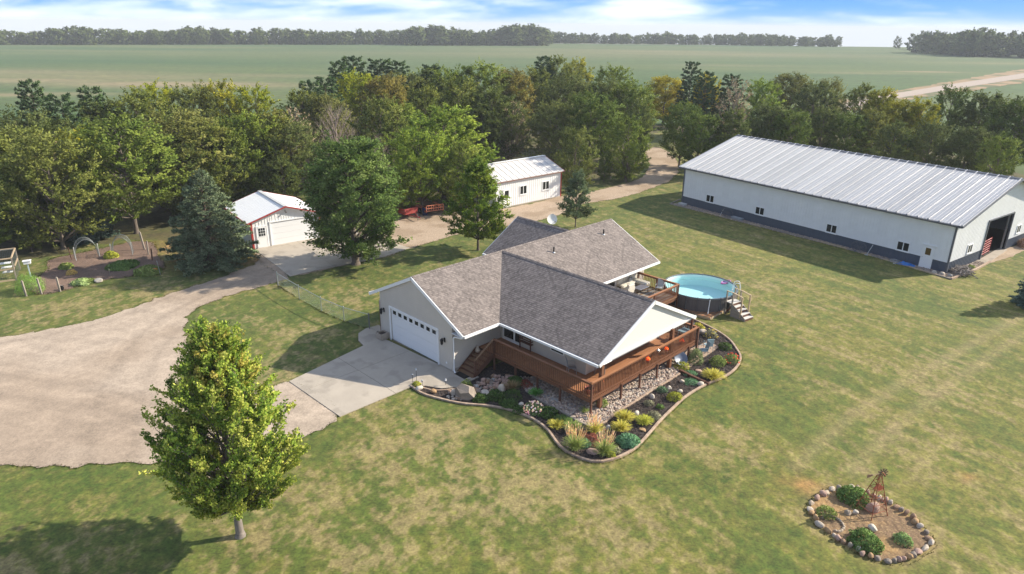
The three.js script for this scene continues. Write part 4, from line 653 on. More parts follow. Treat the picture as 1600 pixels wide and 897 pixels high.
const grove = [
  // top x, top y, height, crown, tint, width, label
  [180, 190, 11, 0, 'g', 1.05, 'broad dark green tree overhanging the vegetable garden left of the blue spruce'], [60, 220, 10, 5, 'o', .9, 'feathery olive tree near the left edge, behind the wire coop'], [8, 285, 6.2, 0, 'd', .85, 'dark green tree at the left edge behind the wire coop'], [95, 300, 4.6, 3, 'd', .95, 'low dark green tree leaning over the bare pale trunk by the garden'],
  [10, 205, 10, 2, 'o', 1, 'hazy grey-olive tree cut by the left edge, in front of the far-left pines'], [118, 208, 9, 4, 'y', .8, 'yellowing slender tree behind the broad dark green one, near the left edge'], [140, 308, 3.8, 3, 'Y', .6, 'little tree with bright yellow leaves beside the garden hoops'], [205, 152, 11, 1, 'o', 1, 'grey-olive tree right of the left pair of dark pines'], [246, 134, 11.5, 3, 'y', .85, 'yellow-topped tree rising over the middle of the left wood'],
  [300, 140, 11, 5, 'o', .85, 'olive tree between the two yellow-topped trees above the blue spruce'], [345, 136, 11.2, 1, 'y', .9, 'yellow-green tree with a touch of orange above the blue spruce'], [398, 138, 11, 3, 'y', .8, 'yellow-green tree left of the bare grey tree'], [268, 182, 10.5, 5, 'b', 1.1, 'wide dull olive tree standing right behind the blue spruce'], [318, 196, 9.5, 1, 'o', 1, 'olive tree showing over the top right shoulder of the blue spruce'], [372, 182, 10, 0, 'o', .85, 'olive tree behind the small red-trimmed garage roof'], [425, 178, 10, 4, 'b', 1, 'thin olive tree just left of the thin grey-brown tree beside the bare one'], [440, 250, 5.5, 1, 'd', .9, 'low dark tree tucked behind the ash, beside the small garage'], [382, 235, 6.2, 0, 'l', .75, 'light green tree standing over the ridge of the small garage'], [335, 262, 4.4, 2, 'd', .8, 'low dark tree squeezed between the blue spruce and the small garage'],
  [470, 145, 10.5, 4, 'o', .9, 'slim olive tree left of the low leftmost pine of the middle group'], [508, 152, 10, 2, 'b', .85, 'drab brownish-olive tree directly under the leftmost middle pine'], [560, 116, 12, 3, 'y', 1, 'yellow-green tree in front of the middle group of dark pines'], [600, 122, 11.6, 2, 'r', .9, 'brownish thinning tree right of the middle pines'], [640, 118, 11.5, 2, 'o', 1, 'pale olive tree right of the brownish one in the middle wood'], [590, 160, 10.5, 1, 'g', .9, 'full green tree under the pointed rightmost pine of the middle group'], [620, 163, 9.8, 0, 'o', .8, 'round olive tree between the bare grey tree and the bright lime green one'], [690, 172, 10.5, 3, 'l', 1.25, 'large lime green tree standing over the red trailers'], [655, 205, 9, 0, 'l', .9, 'lime green tree on the left flank of the largest lime one'], [720, 225, 7.5, 1, 'l', .85, 'small lime tree between the largest lime one and the outbuilding'], [625, 265, 5.2, 3, 'o', .8, 'low shrubby tree beside the red trailers'],
  [690, 108, 12.5, 0, 'o', .9, 'tall olive tree left of the tallest green one in the centre wood'], [745, 103, 13, 0, 'o', 1.05, 'tallest full green tree behind the lime green one'], [800, 112, 12, 2, 'r', .8, 'reddish brown thin tree near the centre of the wood'], [835, 110, 12, 4, 'o', .9, 'slim tree with rusty tips right of the reddish brown thin tree'], [868, 95, 12.8, 1, 'o', .95, 'tall olive tree behind the right end of the white outbuilding'], [905, 96, 12.5, 4, 'y', .9, 'tall yellowish olive tree right of the centre of the wood'], [955, 106, 12, 3, 'o', .95, 'rust-tinged tree with rounded top near the right end of the wood'], [990, 132, 11, 0, 'g', .9, 'dark green tree at the right end of the wood beside the gravel lane'], [925, 150, 10.5, 0, 'd', 1, 'dark spreading tree below the rust-tinged one, right of the white outbuilding'], [870, 165, 9, 5, 'g', .9, 'green feathery tree behind the right end of the white outbuilding roof'], [795, 165, 8.6, 5, 'd', .9, 'shaded feathery tree behind the middle of the white outbuilding roof'], [755, 170, 8.5, 1, 'd', .9, 'dark tree behind the left end of the white outbuilding roof'], [985, 185, 8.5, 3, 'g', .8, 'green tree leaning over the bend of the lane'], [900, 205, 7.6, 1, 'g', .85, 'grey-green tree in front of the wood right of the white outbuilding'],
  [946, 243, 3.6, 3, 'd', .62, 'small green sapling on the grass nearest the inside of the lane bend'], [978, 238, 3.8, 1, 'g', .6, 'slim sapling left of the lane, right of the other sapling'],
  [1042, 122, 9.6, 2, 'Y', 1.15, 'yellow-orange tree just right of the gap where the lane leaves the yard'], [1105, 120, 11, 4, 'Y', .8, 'golden tree below the lone pine behind the shed'], [1070, 165, 9, 0, 'd', .9, 'dark round tree on a visible trunk behind the left shed end'], [1098, 180, 8.5, 0, 'd', .85, 'dark low tree between the trunked round tree and the shed ridge'], [1195, 127, 10.5, 3, 'l', .9, 'fresh green tree behind the shed, right of the brown thinning one'], [1240, 118, 11, 2, 'b', 1, 'pale feathery tree behind the middle of the shed roof'], [1275, 135, 10, 1, 'd', 1, 'dark olive tree behind the middle of the shed roof'], [1300, 128, 10, 5, 'b', .7, 'narrow pale olive tree right of the dark olive one behind the shed middle'], [1348, 138, 10, 1, 'o', .95, 'dull olive tree behind the shed below the tan patch of field'], [1385, 142, 10, 4, 'y', .95, 'yellowing tree behind the shed just left of the gravel road end'], [1440, 158, 9.5, 4, 'y', .95, 'low yellow tree behind the shed under the gravel road'], [1415, 160, 9, 2, 'y', .9, 'thin yellow tree squeezed between the two yellow ones by the gravel road end'], [1492, 138, 11, 3, 'd', .75, 'tall narrow dark green tree behind the shed near its right end'], [1540, 148, 10.5, 4, 'd', 1, 'dark tree behind the right end of the shed'], [1578, 158, 10, 1, 'd', 1, 'dark olive tree second from the right edge behind the shed'], [1610, 162, 10, 0, 'd', 1, 'dark tree cut by the right edge behind the shed'], [1150, 175, 9, 4, 'd', .9, 'dark slender tree below the brown thinning tree, over the shed ridge'], [1330, 180, 8, 0, 'd', .9, 'low dark tree over the middle of the shed ridge, below the dull olive one'], [1240, 175, 8.5, 0, 'd', .9, 'low dark tree over the shed ridge below the pale feathery one'], [1210, 168, 8.8, 2, 'd', 1, 'dark airy tree between the fresh green and the pale feathery tree'], [1460, 195, 7.5, 5, 'd', .8, 'low feathery dark tree over the shed ridge left of the tall narrow one'], [1520, 200, 7.5, 2, 'd', .9, 'low airy dark tree over the shed ridge right of the tall narrow one'], [1400, 195, 7.5, 1, 'd', .9, 'low round dark tree over the shed ridge under the yellowing ones'], [1570, 215, 7, 0, 'g', .8, 'green low tree peeping over the right end of the shed roof'], [1290, 172, 8.4, 4, 'd', .9, 'slender dark tree low behind the shed ridge, left of the low round one'], [1365, 175, 8.4, 4, 'b', .9, 'drab slender tree low behind the shed ridge under the yellowing tree'], [1001, 165, 8.5, 1, 'd', .65, 'narrow dark tree at the left side of the gap where the lane leaves'],
  // deeper and lower trees that close the wood
  [150, 165, 10, 1, 'd', 1, 'shaded tree right below the dense third pine from the left'], [30, 180, 10, 5, 'd', .9, 'feathery dark tree right below the far-left pine'], [90, 195, 9.5, 1, 'd', 1, 'dark tree below the second pine from the left, with brownish needles'], [230, 200, 9, 4, 'd', 1, 'dark slender tree below the grey-olive tree right of the left pines'], [280, 235, 7.5, 1, 'd', 1, 'dark tree just left of the blue spruce top, behind it'], [450, 195, 8.8, 5, 'd', 1, 'dark feathery tree low behind the ash crown, left side'], [350, 215, 8, 4, 'd', 1, 'dark slender tree between the spruce top and garage roof left end'], [770, 140, 11, 4, 'd', 1, 'dark slender tree left of the reddish brown thin tree, lower'], [715, 130, 11.5, 1, 'o', 1, 'olive tree between the tall olive one and the tallest green one'], [665, 140, 11, 4, 'o', .9, 'slim olive tree left of the tall olive one in the centre wood, lower'], [885, 125, 11.6, 5, 'd', .9, 'dark feathery tree between the tall olive and the tall yellowish one'], [945, 130, 11, 5, 'd', .9, 'dark feathery tree just left of the rust-tinged rounded one, lower'], [-25, 230, 9, 1, 'o', 1, 'olive tree cut by the left edge at half height of the wood'], [-40, 320, 5, 0, 'd', 1, 'dark low tree cut by the left edge above the coop'], [36, 338, 3.4, 1, 'd', .9, 'dark low tree between the coop and the bare pale trunk'],
];
{
  let k = 0; const R = rng(5);
  for (const [px, py, h, c, t, w, label] of grove) {
    const pos = G(px, py, h), s = h / 11, area = px < 430 ? 'left' : px < 1010 ? 'mid' : 'right', txt = label || { left: 'olive green tree in the crowded wood behind the vegetable garden and small garage', mid: 'olive green tree in the thick of the wood behind the white outbuilding and trailers', right: 'shaded olive green tree in the belt behind the long machine shed' }[area];
    const tt = tint[t], o = tree('broadleaf_tree', txt, crowns[c], pos, R() * 6.28, [s * w * 1.12, s, s * w * 1.12], leafMat(...tt), bark, label ? undefined : { left: 'trees of the wood on the left', mid: 'trees of the wood in the middle', right: 'trees of the belt behind the shed' }[area]);
    k++;
  }
  for (const [px, py, h, p, label] of [[45, 128, 12.5, 0, 'dark bushy pine at the far left, left of its two pine neighbours'], [92, 150, 11.5, 1, 'dark pine second from the left edge, with brownish needles'], [140, 138, 12, 0, 'dark dense pine third from the left edge'], [507, 122, 12, 1, 'low dark pine leftmost of the middle pine group'], [528, 98, 13.5, 0, 'dark pine with pale flank second from the left of the middle group'], [551, 90, 14, 1, 'tallest dark pine of the middle group'], [592, 94, 13.5, 0, 'broad dark pine right of the tallest in the middle group'], [620, 97, 13.2, 1, 'pointed dark pine rightmost of the middle group'], [484, 128, 11.8, 1, 'small dark pine standing apart left of the middle group'], [673, 103, 13, 1, 'tip of a dark pine showing over the tall olive trees'], [850, 90, 13.5, 0, 'dark pine top showing behind the tall trees right of centre'], [1082, 98, 13, 1, 'lone ragged dark pine above the trees behind the shed'], [1105, 114, 12, 0, 'smaller dark pine leaning on the lone ragged one behind the shed'], [1145, 118, 11.5, 1, 'small dark pine tip above the brown tree behind the shed']])
    tree('pine_tree', label, pines[p], G(px, py, h), px * .37, [h / 12 * (.8 + .3 * R()), h / 12, h / 12 * (.8 + .3 * R())], leafMat(1, 1, 1, .05), pineBark);
  tree('bare_tree', 'leafless grey tree with upright branches behind the ash', bare, G(520, 170, 8.8), .4, [1.05, .88, 1.05], null, bareBark);
  tree('bare_tree', 'second leafless grey tree, lower, right of the first behind the ash', bare, G(588, 215, 6.6), 2.4, [.75, .66, .75], null, bareBark);
  tree('sparse_tree', 'brown thinning tree behind the shed, left of the fresh green one', sparse, G(1152, 126, 11), 1, [1.05, 1.1, 1.05], LM, greyBark);
  tree('sparse_tree', 'thin grey-brown tree among the olive ones left of the bare tree', sparse, G(455, 172, 9.6), 3, [1, .96, 1], LM, greyBark);
  tree('sparse_tree', 'thin grey-brown tree under the dark pines at the far left', sparse, G(45, 215, 9), 3, [1, .9, 1], LM, greyBark);
  tree('sparse_tree', 'thin brown tree behind the roof of the white outbuilding', sparse, G(800, 175, 7.8), 5, [.9, .9, .9], LM, greyBark);
}
// far tree lines on the skyline
{
  const far = [511, 512, 513].map((s) => broadleaf({ seed: s, H: 10, base: .2, rad: 5, trunkR: .3, mains: 16, subs: 7, leaves: 9, leaf: 1.1, spray: .9, subLen: .3, lobes: 8, color: pal([[.03, .045, .016], [.045, .062, .02], [.06, .08, .026], [.085, .1, .035]]), profile: (t) => Math.pow(Math.sin(Math.PI * clamp(t * .8 + .18)), .5) }));
  const R = rng(77), spots = [];
  const row = (a, b, n, h0, h1, deep) => { for (let i = 0; i < n; i++) { const t = (i + R()) / n, px = lerp(a[0], b[0], t), py = lerp(a[1], b[1], t), p = G(px, py), h = lerp(h0, h1, R()) * (.85 + .3 * vn(px * .02, 3, 9)) * (.9 + .2 * vn(px * .09, 5, 19)); p.z -= R() * deep; spots.push([p.x, p.z, h]); } };
  row([-60, 70.2], [360, 69.6], 95, 9.5, 12.5, 25); row([200, 69.4], [860, 70.2], 165, 10, 13.5, 30); row([640, 71], [850, 71.5], 60, 12.5, 16.5, 25); row([850, 67.5], [1320, 72], 130, 8.5, 11.5, 30); row([1150, 71], [1310, 73.5], 26, 6, 9, 20);
  row([1505, 88], [1680, 93], 56, 12, 17, 90); row([1470, 80], [1620, 82], 36, 11, 15, 60);
  const groups = [[], [], []]; spots.forEach((s, i) => groups[i % 3].push(s));
  const M = new THREE.Matrix4(), q = new THREE.Quaternion();
  groups.forEach((l, i) => { const m = new THREE.InstancedMesh(far[i].leaves, leafMat(1, 1, 1, .05), l.length); m.name = numbered('far_treeline'); l.forEach(([x, z, h], k) => { q.setFromAxisAngle(V(0, 1, 0), R() * 6.28); const w = h / 10 * (.75 + R() * .5); m.setMatrixAt(k, M.compose(V(x, -.3, z), q, V(w, h / 10, w))); }); tag(shade(m), 'hazy line of trees along the far edge of the field', 'treeline', 'far tree lines', 'stuff'); scene.add(m); });
  const one = (label, px, py, h, w) => tree('broadleaf_tree', label, far[0], G(px, py), px, [h / 10 * w, h / 10, h / 10 * w], leafMat(1, 1, 1, .05));
  one('small hazy tree standing alone on the far field edge at the right', 1401, 75.5, 11, .75); one('rounded hazy tree between the lone one and the far right grove', 1440, 77, 16, .8); one('rounded hazy tree touching the left end of the far right grove', 1462, 78, 14, .8);
}
// ------------------------------------------------------------------ stones
const stoneGeo = [1, 2, 3, 4, 5, 6, 7, 8].map((s) => {
  const g = new THREE.IcosahedronGeometry(.5, 2), p = g.attributes.position, R = rng(s * 91), a = [rdir(R), rdir(R), rdir(R), rdir(R)];
  for (let i = 0; i < p.count; i++) { const v = V(p.getX(i), p.getY(i), p.getZ(i)), d = v.clone().normalize(); let r = 1; a.forEach((q, k) => { const c = d.dot(q); if (c > .55) r -= (c - .55) * (.35 + .12 * k); }); r += .1 * (vn(d.x * 2 + s * 9, d.y * 2 + d.z * 1.3, s) - .5); v.multiplyScalar(r); v.y *= .78; p.setXYZ(i, v.x, v.y, v.z); }
  return toCreasedNormals(g, .5);
});
const angular = (() => { const g = new THREE.DodecahedronGeometry(.55, 0), p = g.attributes.position; for (let i = 0; i < p.count; i++) { const x = p.getX(i), y = p.getY(i), z = p.getZ(i); p.setXYZ(i, x * (1 + .25 * vn(y * 3 + 5, z * 3, 2)), y * (.75 + .5 * vn(x * 3, z * 3 + 4, 3)), z * (.85 + .3 * vn(x * 3 + 2, y * 3, 4))); } g.computeVertexNormals(); return g; })();
const stoneTex = tex(256, 256, (u, v) => { const a = fbm(u * 5, v * 5, 701, 4, 5), g = vn(u * 64, v * 64, 703, 64), f = .65 + .5 * a + .25 * (g - .5); return [f * .9, f * .9, f * .9]; });
const stoneMats = [[.46, .37, .28], [.56, .47, .38], [.38, .24, .15], [.5, .33, .26], [.32, .26, .21], [.66, .58, .48], [.46, .29, .15], [.4, .385, .36]].map((c) => mat({ c, map: stoneTex, bumpMap: stoneTex, bumpScale: .02, roughness: .9 }));
const SR = rng(991);
function stone(parent, x, z, w, h, d, m, name = 'stone', y = 0) { const s = part(name, stoneGeo[Math.floor(SR() * 8)], stoneMats[m], parent, [x, y + h * .3, z], SR() * 6.28); s.scale.set(w, h * 1.25, d); return s; }
function boulder(label, px, py, w, h, m, name = 'boulder', y = 0, group) { const p = G(px, py, y), t = thing(name, label, 'boulder', [p.x, y, p.z], SR() * 6.28, group); const r = stone(t, 0, 0, w, h, w * .8, m, 'rock'); if (w > 1) r.geometry = angular; return t; }
{
  const c = GP([[1360, 820]])[0], ring = thing('stone_ring', 'oval ring of mixed fieldstones round the windmill bed in the lawn', 'stone ring', [c[0], 0, c[1]]);
  const pts = GP(ringPx);
  pts.forEach(([x, z], i) => { const n = pts[(i + 1) % pts.length], q = pts[(i + pts.length - 1) % pts.length], gap = (Math.hypot(n[0] - x, n[1] - z) + Math.hypot(q[0] - x, q[1] - z)) / 2; const s = stone(ring, x - c[0] + (SR() - .5) * .1, z - c[1] + (SR() - .5) * .1, gap * (.78 + .36 * SR()), .17 + .18 * SR(), .2 + .18 * SR(), [0, 1, 2, 3, 4, 5, 6, 1, 0, 3][Math.floor(SR() * 10)]); s.rotation.y = -Math.atan2(n[1] - q[1], n[0] - q[0]) + (SR() - .5) * .3; });
}
// ------------------------------------------------------------------ garden windmill in the stone ring
{
  const m = mat({ map: metalTex([.33, .11, .055], 711, .5), roughness: .75, metalness: .3 }), m2 = mat({ map: metalTex([.46, .13, .065], 713, .35), roughness: .7 }), b = G(1361, 800), t = thing('garden_windmill', 'rusty little windmill tower with a red arrow-shaped sign in the stone ring', 'windmill', [b.x, 0, b.z], .35);
  const H = 1.95, leg = (sx, sz, k) => [sx * .46 * (1 - k * .86), H * k, sz * .46 * (1 - k * .86)];
  for (const [sx, sz] of [[1, 1], [1, -1], [-1, 1], [-1, -1]]) part('leg', tube(leg(sx, sz, 0), leg(sx, sz, 1), .022, .016), m, t);
  for (const k of [.14, .32, .5, .66, .82, .95]) { const r = []; for (const [a, q] of [[[1, 1], [1, -1]], [[1, -1], [-1, -1]], [[-1, -1], [-1, 1]], [[-1, 1], [1, 1]]]) { r.push(tube(leg(...a, k), leg(...q, k), .012)); if (k < .9) r.push(tube(leg(...a, k), leg(...q, Math.min(.95, k + .17)), .007)); } part('brace', r, m, t); }
  part('sign', [prism([[-.3, 1.36], [-.08, 1.58], [.02, 1.52], [.3, 1.32], [.26, 1.2], [.06, 1.16], [-.1, 1.3]], .06, .085)], m2, t);
  const hd = new THREE.Group(); hd.name = 'wheel'; hd.position.set(.16, H + .06, 0); t.add(hd); hd.rotation.y = 1.25; const bladeMat = mat({ c: [.2, .12, .08], roughness: .7 });
  for (let i = 0; i < 10; i++) { const g = bx(.01, .17, .06, 0, .15, 0); g.rotateX(i * Math.PI / 5); part('blade', g, bladeMat, hd); }
  part('hub', [tube([-.2, 0, 0], [.04, 0, 0], .03)], m, hd);
  part('tail', [tube([.1, H + .06, 0], [-.45, H + .09, .02], .012), prism([[-.72, H - .0], [-.4, H + .06], [-.4, H + .12], [-.72, H + .2]], -.005, .005)], mat({ c: [.2, .12, .08], roughness: .7 }), t);
}
boulder('round pinkish-grey rock standing inside the legs of the garden windmill', 1363, 798, .62, .62, 3);
boulder('pale rounded rock left of the windmill, brightest of a pair', 1336, 803, .3, .3, 5); boulder('brown-grey rock beside the bright one left of the windmill', 1324.5, 804, .33, .28, 0); boulder('flat pale rock behind the larger juniper in the stone ring', 1363, 829, .45, .36, 5);
{ const b = G(1301, 819), t = thing('edging_ring', 'low curved stone edging round a bare hollow in the stone ring', 'edging', [b.x, 0, b.z]); for (let i = 0; i < 13; i++) { const a = -2.2 + i * .33; const s = stone(t, Math.cos(a) * .42, Math.sin(a) * .5, .22, .14, .14, 0, 'stone'); s.rotation.y = -a + 1.57; } }
// ------------------------------------------------------------------ shrubs and bedding plants
function bush(name, label, cat, px, py, r, h, col, o = {}) {
  const p = o.at || G(px, py, 0), R = rng(Math.round(px * 7 + py * 13)), L = new Leaves(), t = thing(name, label, cat, [p.x, o.y ?? 0, p.z], R() * 6, o.group), leaf = o.leaf ?? .11, n = Math.round((o.n ?? 1) * 900 * clamp(r * r * 3, .35, 3)), stems = [];
  for (let i = 0; i < n; i++) { const d = rdir(R); d.y = Math.abs(d.y); const lump = .78 + .35 * vn(d.x * 2.4 + px, d.z * 2.4 + d.y * 2, 5), k = lump * (.55 + .45 * Math.sqrt(R())), c = V(d.x * r * k, d.y * h * k + .03, d.z * r * k); const dir = rdir(R).addScaledVector(d, o.spike ?? .6).add(V(0, o.up ?? .2, 0)).normalize(); L.add(c, dir, rdir(R).addScaledVector(d, .9), leaf * (.6 + .8 * R()), leaf * (o.aspect ?? .55), col(vn(c.x * 3, c.z * 3, 3), R(), R(), d.y, R), d); }
  for (let i = 0; i < 7; i++) { const a = i * .9, q = r * .6; stems.push(tube([0, 0, 0], [Math.cos(a) * q, h * .6, Math.sin(a) * q], .015, .006, 4)); }
  part('stem', stems, bark, t); part('foliage', L.geo(), leafMat(1, 1, 1, .2), t);
  if (o.flowers) { const F = new Leaves(); for (let i = 0; i < o.flowers[1]; i++) { const d = rdir(R); d.y = Math.abs(d.y) * .9 + .1; const c = V(d.x * r, d.y * h * 1.03 + .04, d.z * r); for (let k = 0; k < 4; k++) F.add(c.clone().add(rdir(R).multiplyScalar(.03)), rdir(R), rdir(R).add(d), o.flowers[2] ?? .09, (o.flowers[2] ?? .09) * .8, o.flowers[0].map((x) => x * (.7 + .5 * R())), d); } part('flower', F.geo(), leafMat(1, 1, 1, .2), t); }
  return t;
}
function tuft(name, label, cat, px, py, r, h, col, o = {}) {      // arching blades from one crown, with plumes if wanted
  const p = o.at || G(px, py, 0), R = rng(Math.round(px * 3 + py * 17)), L = new Leaves(), t = thing(name, label, cat, [p.x, o.y ?? 0, p.z], R() * 6), n = o.n ?? 260, w = o.w ?? .022;
  for (let i = 0; i < n; i++) { const a = R() * 6.283, out = r * Math.sqrt(R()), hh = h * (.6 + .45 * R()), d = V(Math.cos(a), 0, Math.sin(a)), b = d.clone().multiplyScalar(out * .25); let q = b.clone(); const cc = col(R(), R(), R(), .5, R); for (let k = 1; k <= 3; k++) { const f = k / 3, nx = b.clone().addScaledVector(d, out * f * f).add(V(0, hh * (f - (o.arch ?? .35) * f * f * (out / r)), 0)), e = nx.clone().sub(q), len = e.length(); L.add(q.clone().lerp(nx, .5), e.normalize(), d.clone().add(V(0, .6, 0)), len * 1.15, w * (k === 3 ? .8 : 1.2), cc, V(d.x * .5, .8, d.z * .5).normalize()); q = nx; } }
  part('foliage', L.geo(), leafMat(1, 1, 1, .2), t);
  if (o.plume) { const F = new Leaves(), [c, m, ph] = o.plume; for (let i = 0; i < m; i++) { const a = R() * 6.283, q = r * .6 * Math.sqrt(R()), b = V(Math.cos(a) * q, h * .75, Math.sin(a) * q), e = V(Math.cos(a) * q * 1.6, h + ph * (.5 + R() * .6), Math.sin(a) * q * 1.6); const dir = e.clone().sub(b).normalize(); for (let k = 0; k < 7; k++) F.add(b.clone().lerp(e, .35 + k * .1), dir.clone().add(rdir(R).multiplyScalar(.25)).normalize(), rdir(R), ph * .28, .03, c.map((x) => x * (.75 + .45 * R())), V(0, 1, 0)); } part('plume', F.geo(), leafMat(1, 1, 1, .25), t); }
  return t;
}
const juniper = pal([[.03, .055, .018], [.05, .085, .024], [.075, .12, .035], [.1, .15, .05]]), moss = pal([[.05, .075, .022], [.08, .11, .03], [.12, .15, .045], [.16, .18, .06]]), lime = pal([[.07, .09, .015], [.12, .14, .02], [.18, .19, .03], [.25, .25, .05]]), seaG = pal([[.035, .085, .045], [.06, .13, .07], [.09, .17, .095], [.13, .21, .12]]), dull = pal([[.07, .075, .05], [.11, .115, .075], [.15, .15, .1], [.19, .19, .13]]), goldG = pal([[.09, .1, .018], [.15, .15, .025], [.22, .2, .04], [.3, .26, .07]]), redL = pal([[.06, .02, .015], [.1, .035, .025], [.15, .05, .035], [.16, .1, .05]]), darkG = pal([[.02, .035, .012], [.03, .055, .016], [.045, .075, .02], [.06, .09, .03]]);
bush('juniper_shrub', 'large spreading juniper at the front of the stone ring', 'shrub', 1351, 851, .74, .5, juniper, { leaf: .1, n: 1.5 }); bush('juniper_shrub', 'dark spreading juniper at the back of the stone ring, left of the windmill', 'shrub', 1333, 780, .74, .5, juniper, { leaf: .1, n: 1.5 }); bush('juniper_shrub', 'small olive shrub at the left of the stone ring', 'shrub', 1291, 805, .45, .38, moss, { leaf: .09 }); bush('round_shrub', 'small round green shrub at the right of the stone ring', 'shrub', 1410, 847, .42, .38, pal([[.05, .09, .03], [.08, .13, .045], [.12, .18, .07], [.16, .22, .09]]), { leaf: .08, n: 1.6 });
// bed round the deck
tuft('feather_grass', 'tall tan-plumed grass at the front point of the bed, left one of two', 'ornamental grass', 898, 703, .62, .85, moss, { n: 420, plume: [[.38, .29, .16], 60, .5] }); tuft('feather_grass', 'tall tan-plumed grass at the front point of the bed, right one of two', 'ornamental grass', 944, 711, .58, .85, moss, { n: 420, plume: [[.38, .29, .17], 60, .5] }); tuft('feather_grass', 'tan-plumed grass tucked against the deck corner post', 'ornamental grass', 929, 676, .5, .6, goldG, { n: 260, plume: [[.42, .32, .2], 60, .45] });
tuft('daylily', 'leafy green clump behind the left tall grass', 'daylily', 895, 674, .5, .62, moss, { n: 300, w: .035 }); tuft('daylily', 'yellowing low clump left of the tall grasses near the edging', 'daylily', 869, 668, .46, .42, goldG, { n: 220, w: .04 }); bush('barberry_shrub', 'dark red barberry between the two tall grasses', 'shrub', 923, 693, .5, .55, redL, { leaf: .07 }); bush('hosta', 'pale green leafy plant in front of the red barberry', 'plant', 914, 697, .3, .4, seaG, { leaf: .14 });
bush('sedum', 'wide sea-green sedum mound at the front of the bed', 'plant', 982, 692, .68, .42, seaG, { leaf: .11, n: 1.7, aspect: .8 }); tuft('daylily', 'golden green clump behind the sedum, nearest the deck', 'daylily', 976, 657, .55, .55, goldG, { n: 330, w: .035 }); tuft('daylily', 'golden green clump directly behind the sedum', 'daylily', 970, 673, .52, .55, goldG, { n: 330, w: .035 }); tuft('daylily', 'bright yellow-green clump right of the white stone', 'daylily', 1006, 662, .48, .46, lime, { n: 320, w: .035 }); bush('lavender', 'faded grey-green mound beside the edging right of the daylilies', 'plant', 1022, 653, .42, .32, dull, { leaf: .09 });
bush('lavender', 'small grey plant alone in the mulch below the deck posts', 'plant', 1014, 632, .3, .24, dull, { leaf: .08 }); bush('perennial', 'tiny green plant in the mulch beside the small grey one', 'plant', 1031, 638, .24, .22, juniper, { leaf: .08 }); bush('perennial', 'blue-green rounded plant near the gravel edge', 'plant', 1034, 612, .36, .32, pal([[.03, .06, .035], [.05, .09, .05], [.07, .12, .07], [.09, .14, .08]]), { leaf: .08 }); bush('spirea_shrub', 'yellow-green mound close to the edging below the timber border', 'shrub', 1054, 624, .5, .42, lime, { leaf: .08, n: 1.3 }); bush('ground_cover', 'flat grey-green mat plant below the dark timber border', 'plant', 1080, 598, .52, .14, seaG, { leaf: .07 }); bush('ground_cover', 'flat grey-green mat plant above the dark timber border', 'plant', 1078, 585, .5, .16, seaG, { leaf: .07 });
tuft('daylily', 'broad olive clump between the timber border and the curving edging', 'daylily', 1114, 592, .68, .6, goldG, { n: 420, w: .035 }); bush('spirea_shrub', 'olive mound with dry tops in the middle of the right bed', 'shrub', 1121, 569, .6, .52, moss, { leaf: .09 }); bush('rose_bush', 'bush with red flowers near the right bend of the edging', 'shrub', 1143, 566, .5, .55, moss, { leaf: .08, flowers: [[.45, .07, .04], 18, .09] }); bush('spirea_shrub', 'dark olive mound right of the blue patio chairs', 'shrub', 1133, 545, .5, .42, darkG, { leaf: .09 }); bush('lilac_shrub', 'upright grey-green shrub beside the deck leg and patio', 'shrub', 1085, 566, .58, 1.0, pal([[.05, .075, .03], [.075, .1, .042], [.105, .13, .06], [.14, .165, .085]]), { leaf: .09, n: 1.5 }); bush('spirea_shrub', 'bright green mound in front of the round blue-grey dish', 'shrub', 1065, 576, .5, .45, lime, { leaf: .08 }); bush('perennial', 'loose flowering plant at the far right of the bed by the deck rail', 'plant', 1110, 526, .5, .5, dull, { leaf: .1, flowers: [[.4, .33, .06], 20, .08] }); bush('perennial', 'yellowish plant at the far end of the bed near the edging', 'plant', 1090, 514, .5, .42, goldG, { leaf: .1 });
bush('perennial', 'green plant under the deck next to the thick corner post', 'plant', 941, 634, .4, .42, moss, { leaf: .09 }); tuft('daylily', 'thin green plant left of the deck corner post', 'daylily', 913, 645, .3, .4, moss, { n: 120 });
bush('flowering_shrub', 'white-flowered mound beside the white stones at the left bed', 'shrub', 834, 643, .58, .5, pal([[.05, .08, .03], [.08, .12, .045], [.11, .15, .06], [.15, .18, .09]]), { leaf: .1, flowers: [[.62, .5, .4], 60, .11] }); bush('perennial', 'dark green plant right of the white-flowered mound', 'plant', 856, 648, .6, .4, darkG, { leaf: .12 }); tuft('hosta', 'green strappy plant in the shade below the deck rail', 'plant', 837, 618, .42, .45, pal([[.03, .09, .02], [.05, .13, .03], [.07, .17, .04], [.09, .2, .05]]), { n: 170, w: .06 }); bush('juniper_shrub', 'yellow-green shrub on the walkway edge behind the big grey boulder', 'shrub', 728, 606, .42, .5, moss, { leaf: .1 }); bush('perennial', 'dark green plant among the rubble right of the big grey boulder', 'plant', 752, 626, .55, .35, darkG, { leaf: .13 }); bush('perennial', 'dark leafy plant between the leaning pale rock and the boulder', 'plant', 775, 622, .5, .5, darkG, { leaf: .13 }); bush('perennial', 'dark shaded plant by the front edging below the leaning rock', 'plant', 794, 634, .55, .35, darkG, { leaf: .13 }); bush('perennial', 'small yellow-green plant at the left tip of the bed', 'plant', 651, 603, .3, .28, lime, { leaf: .09 });
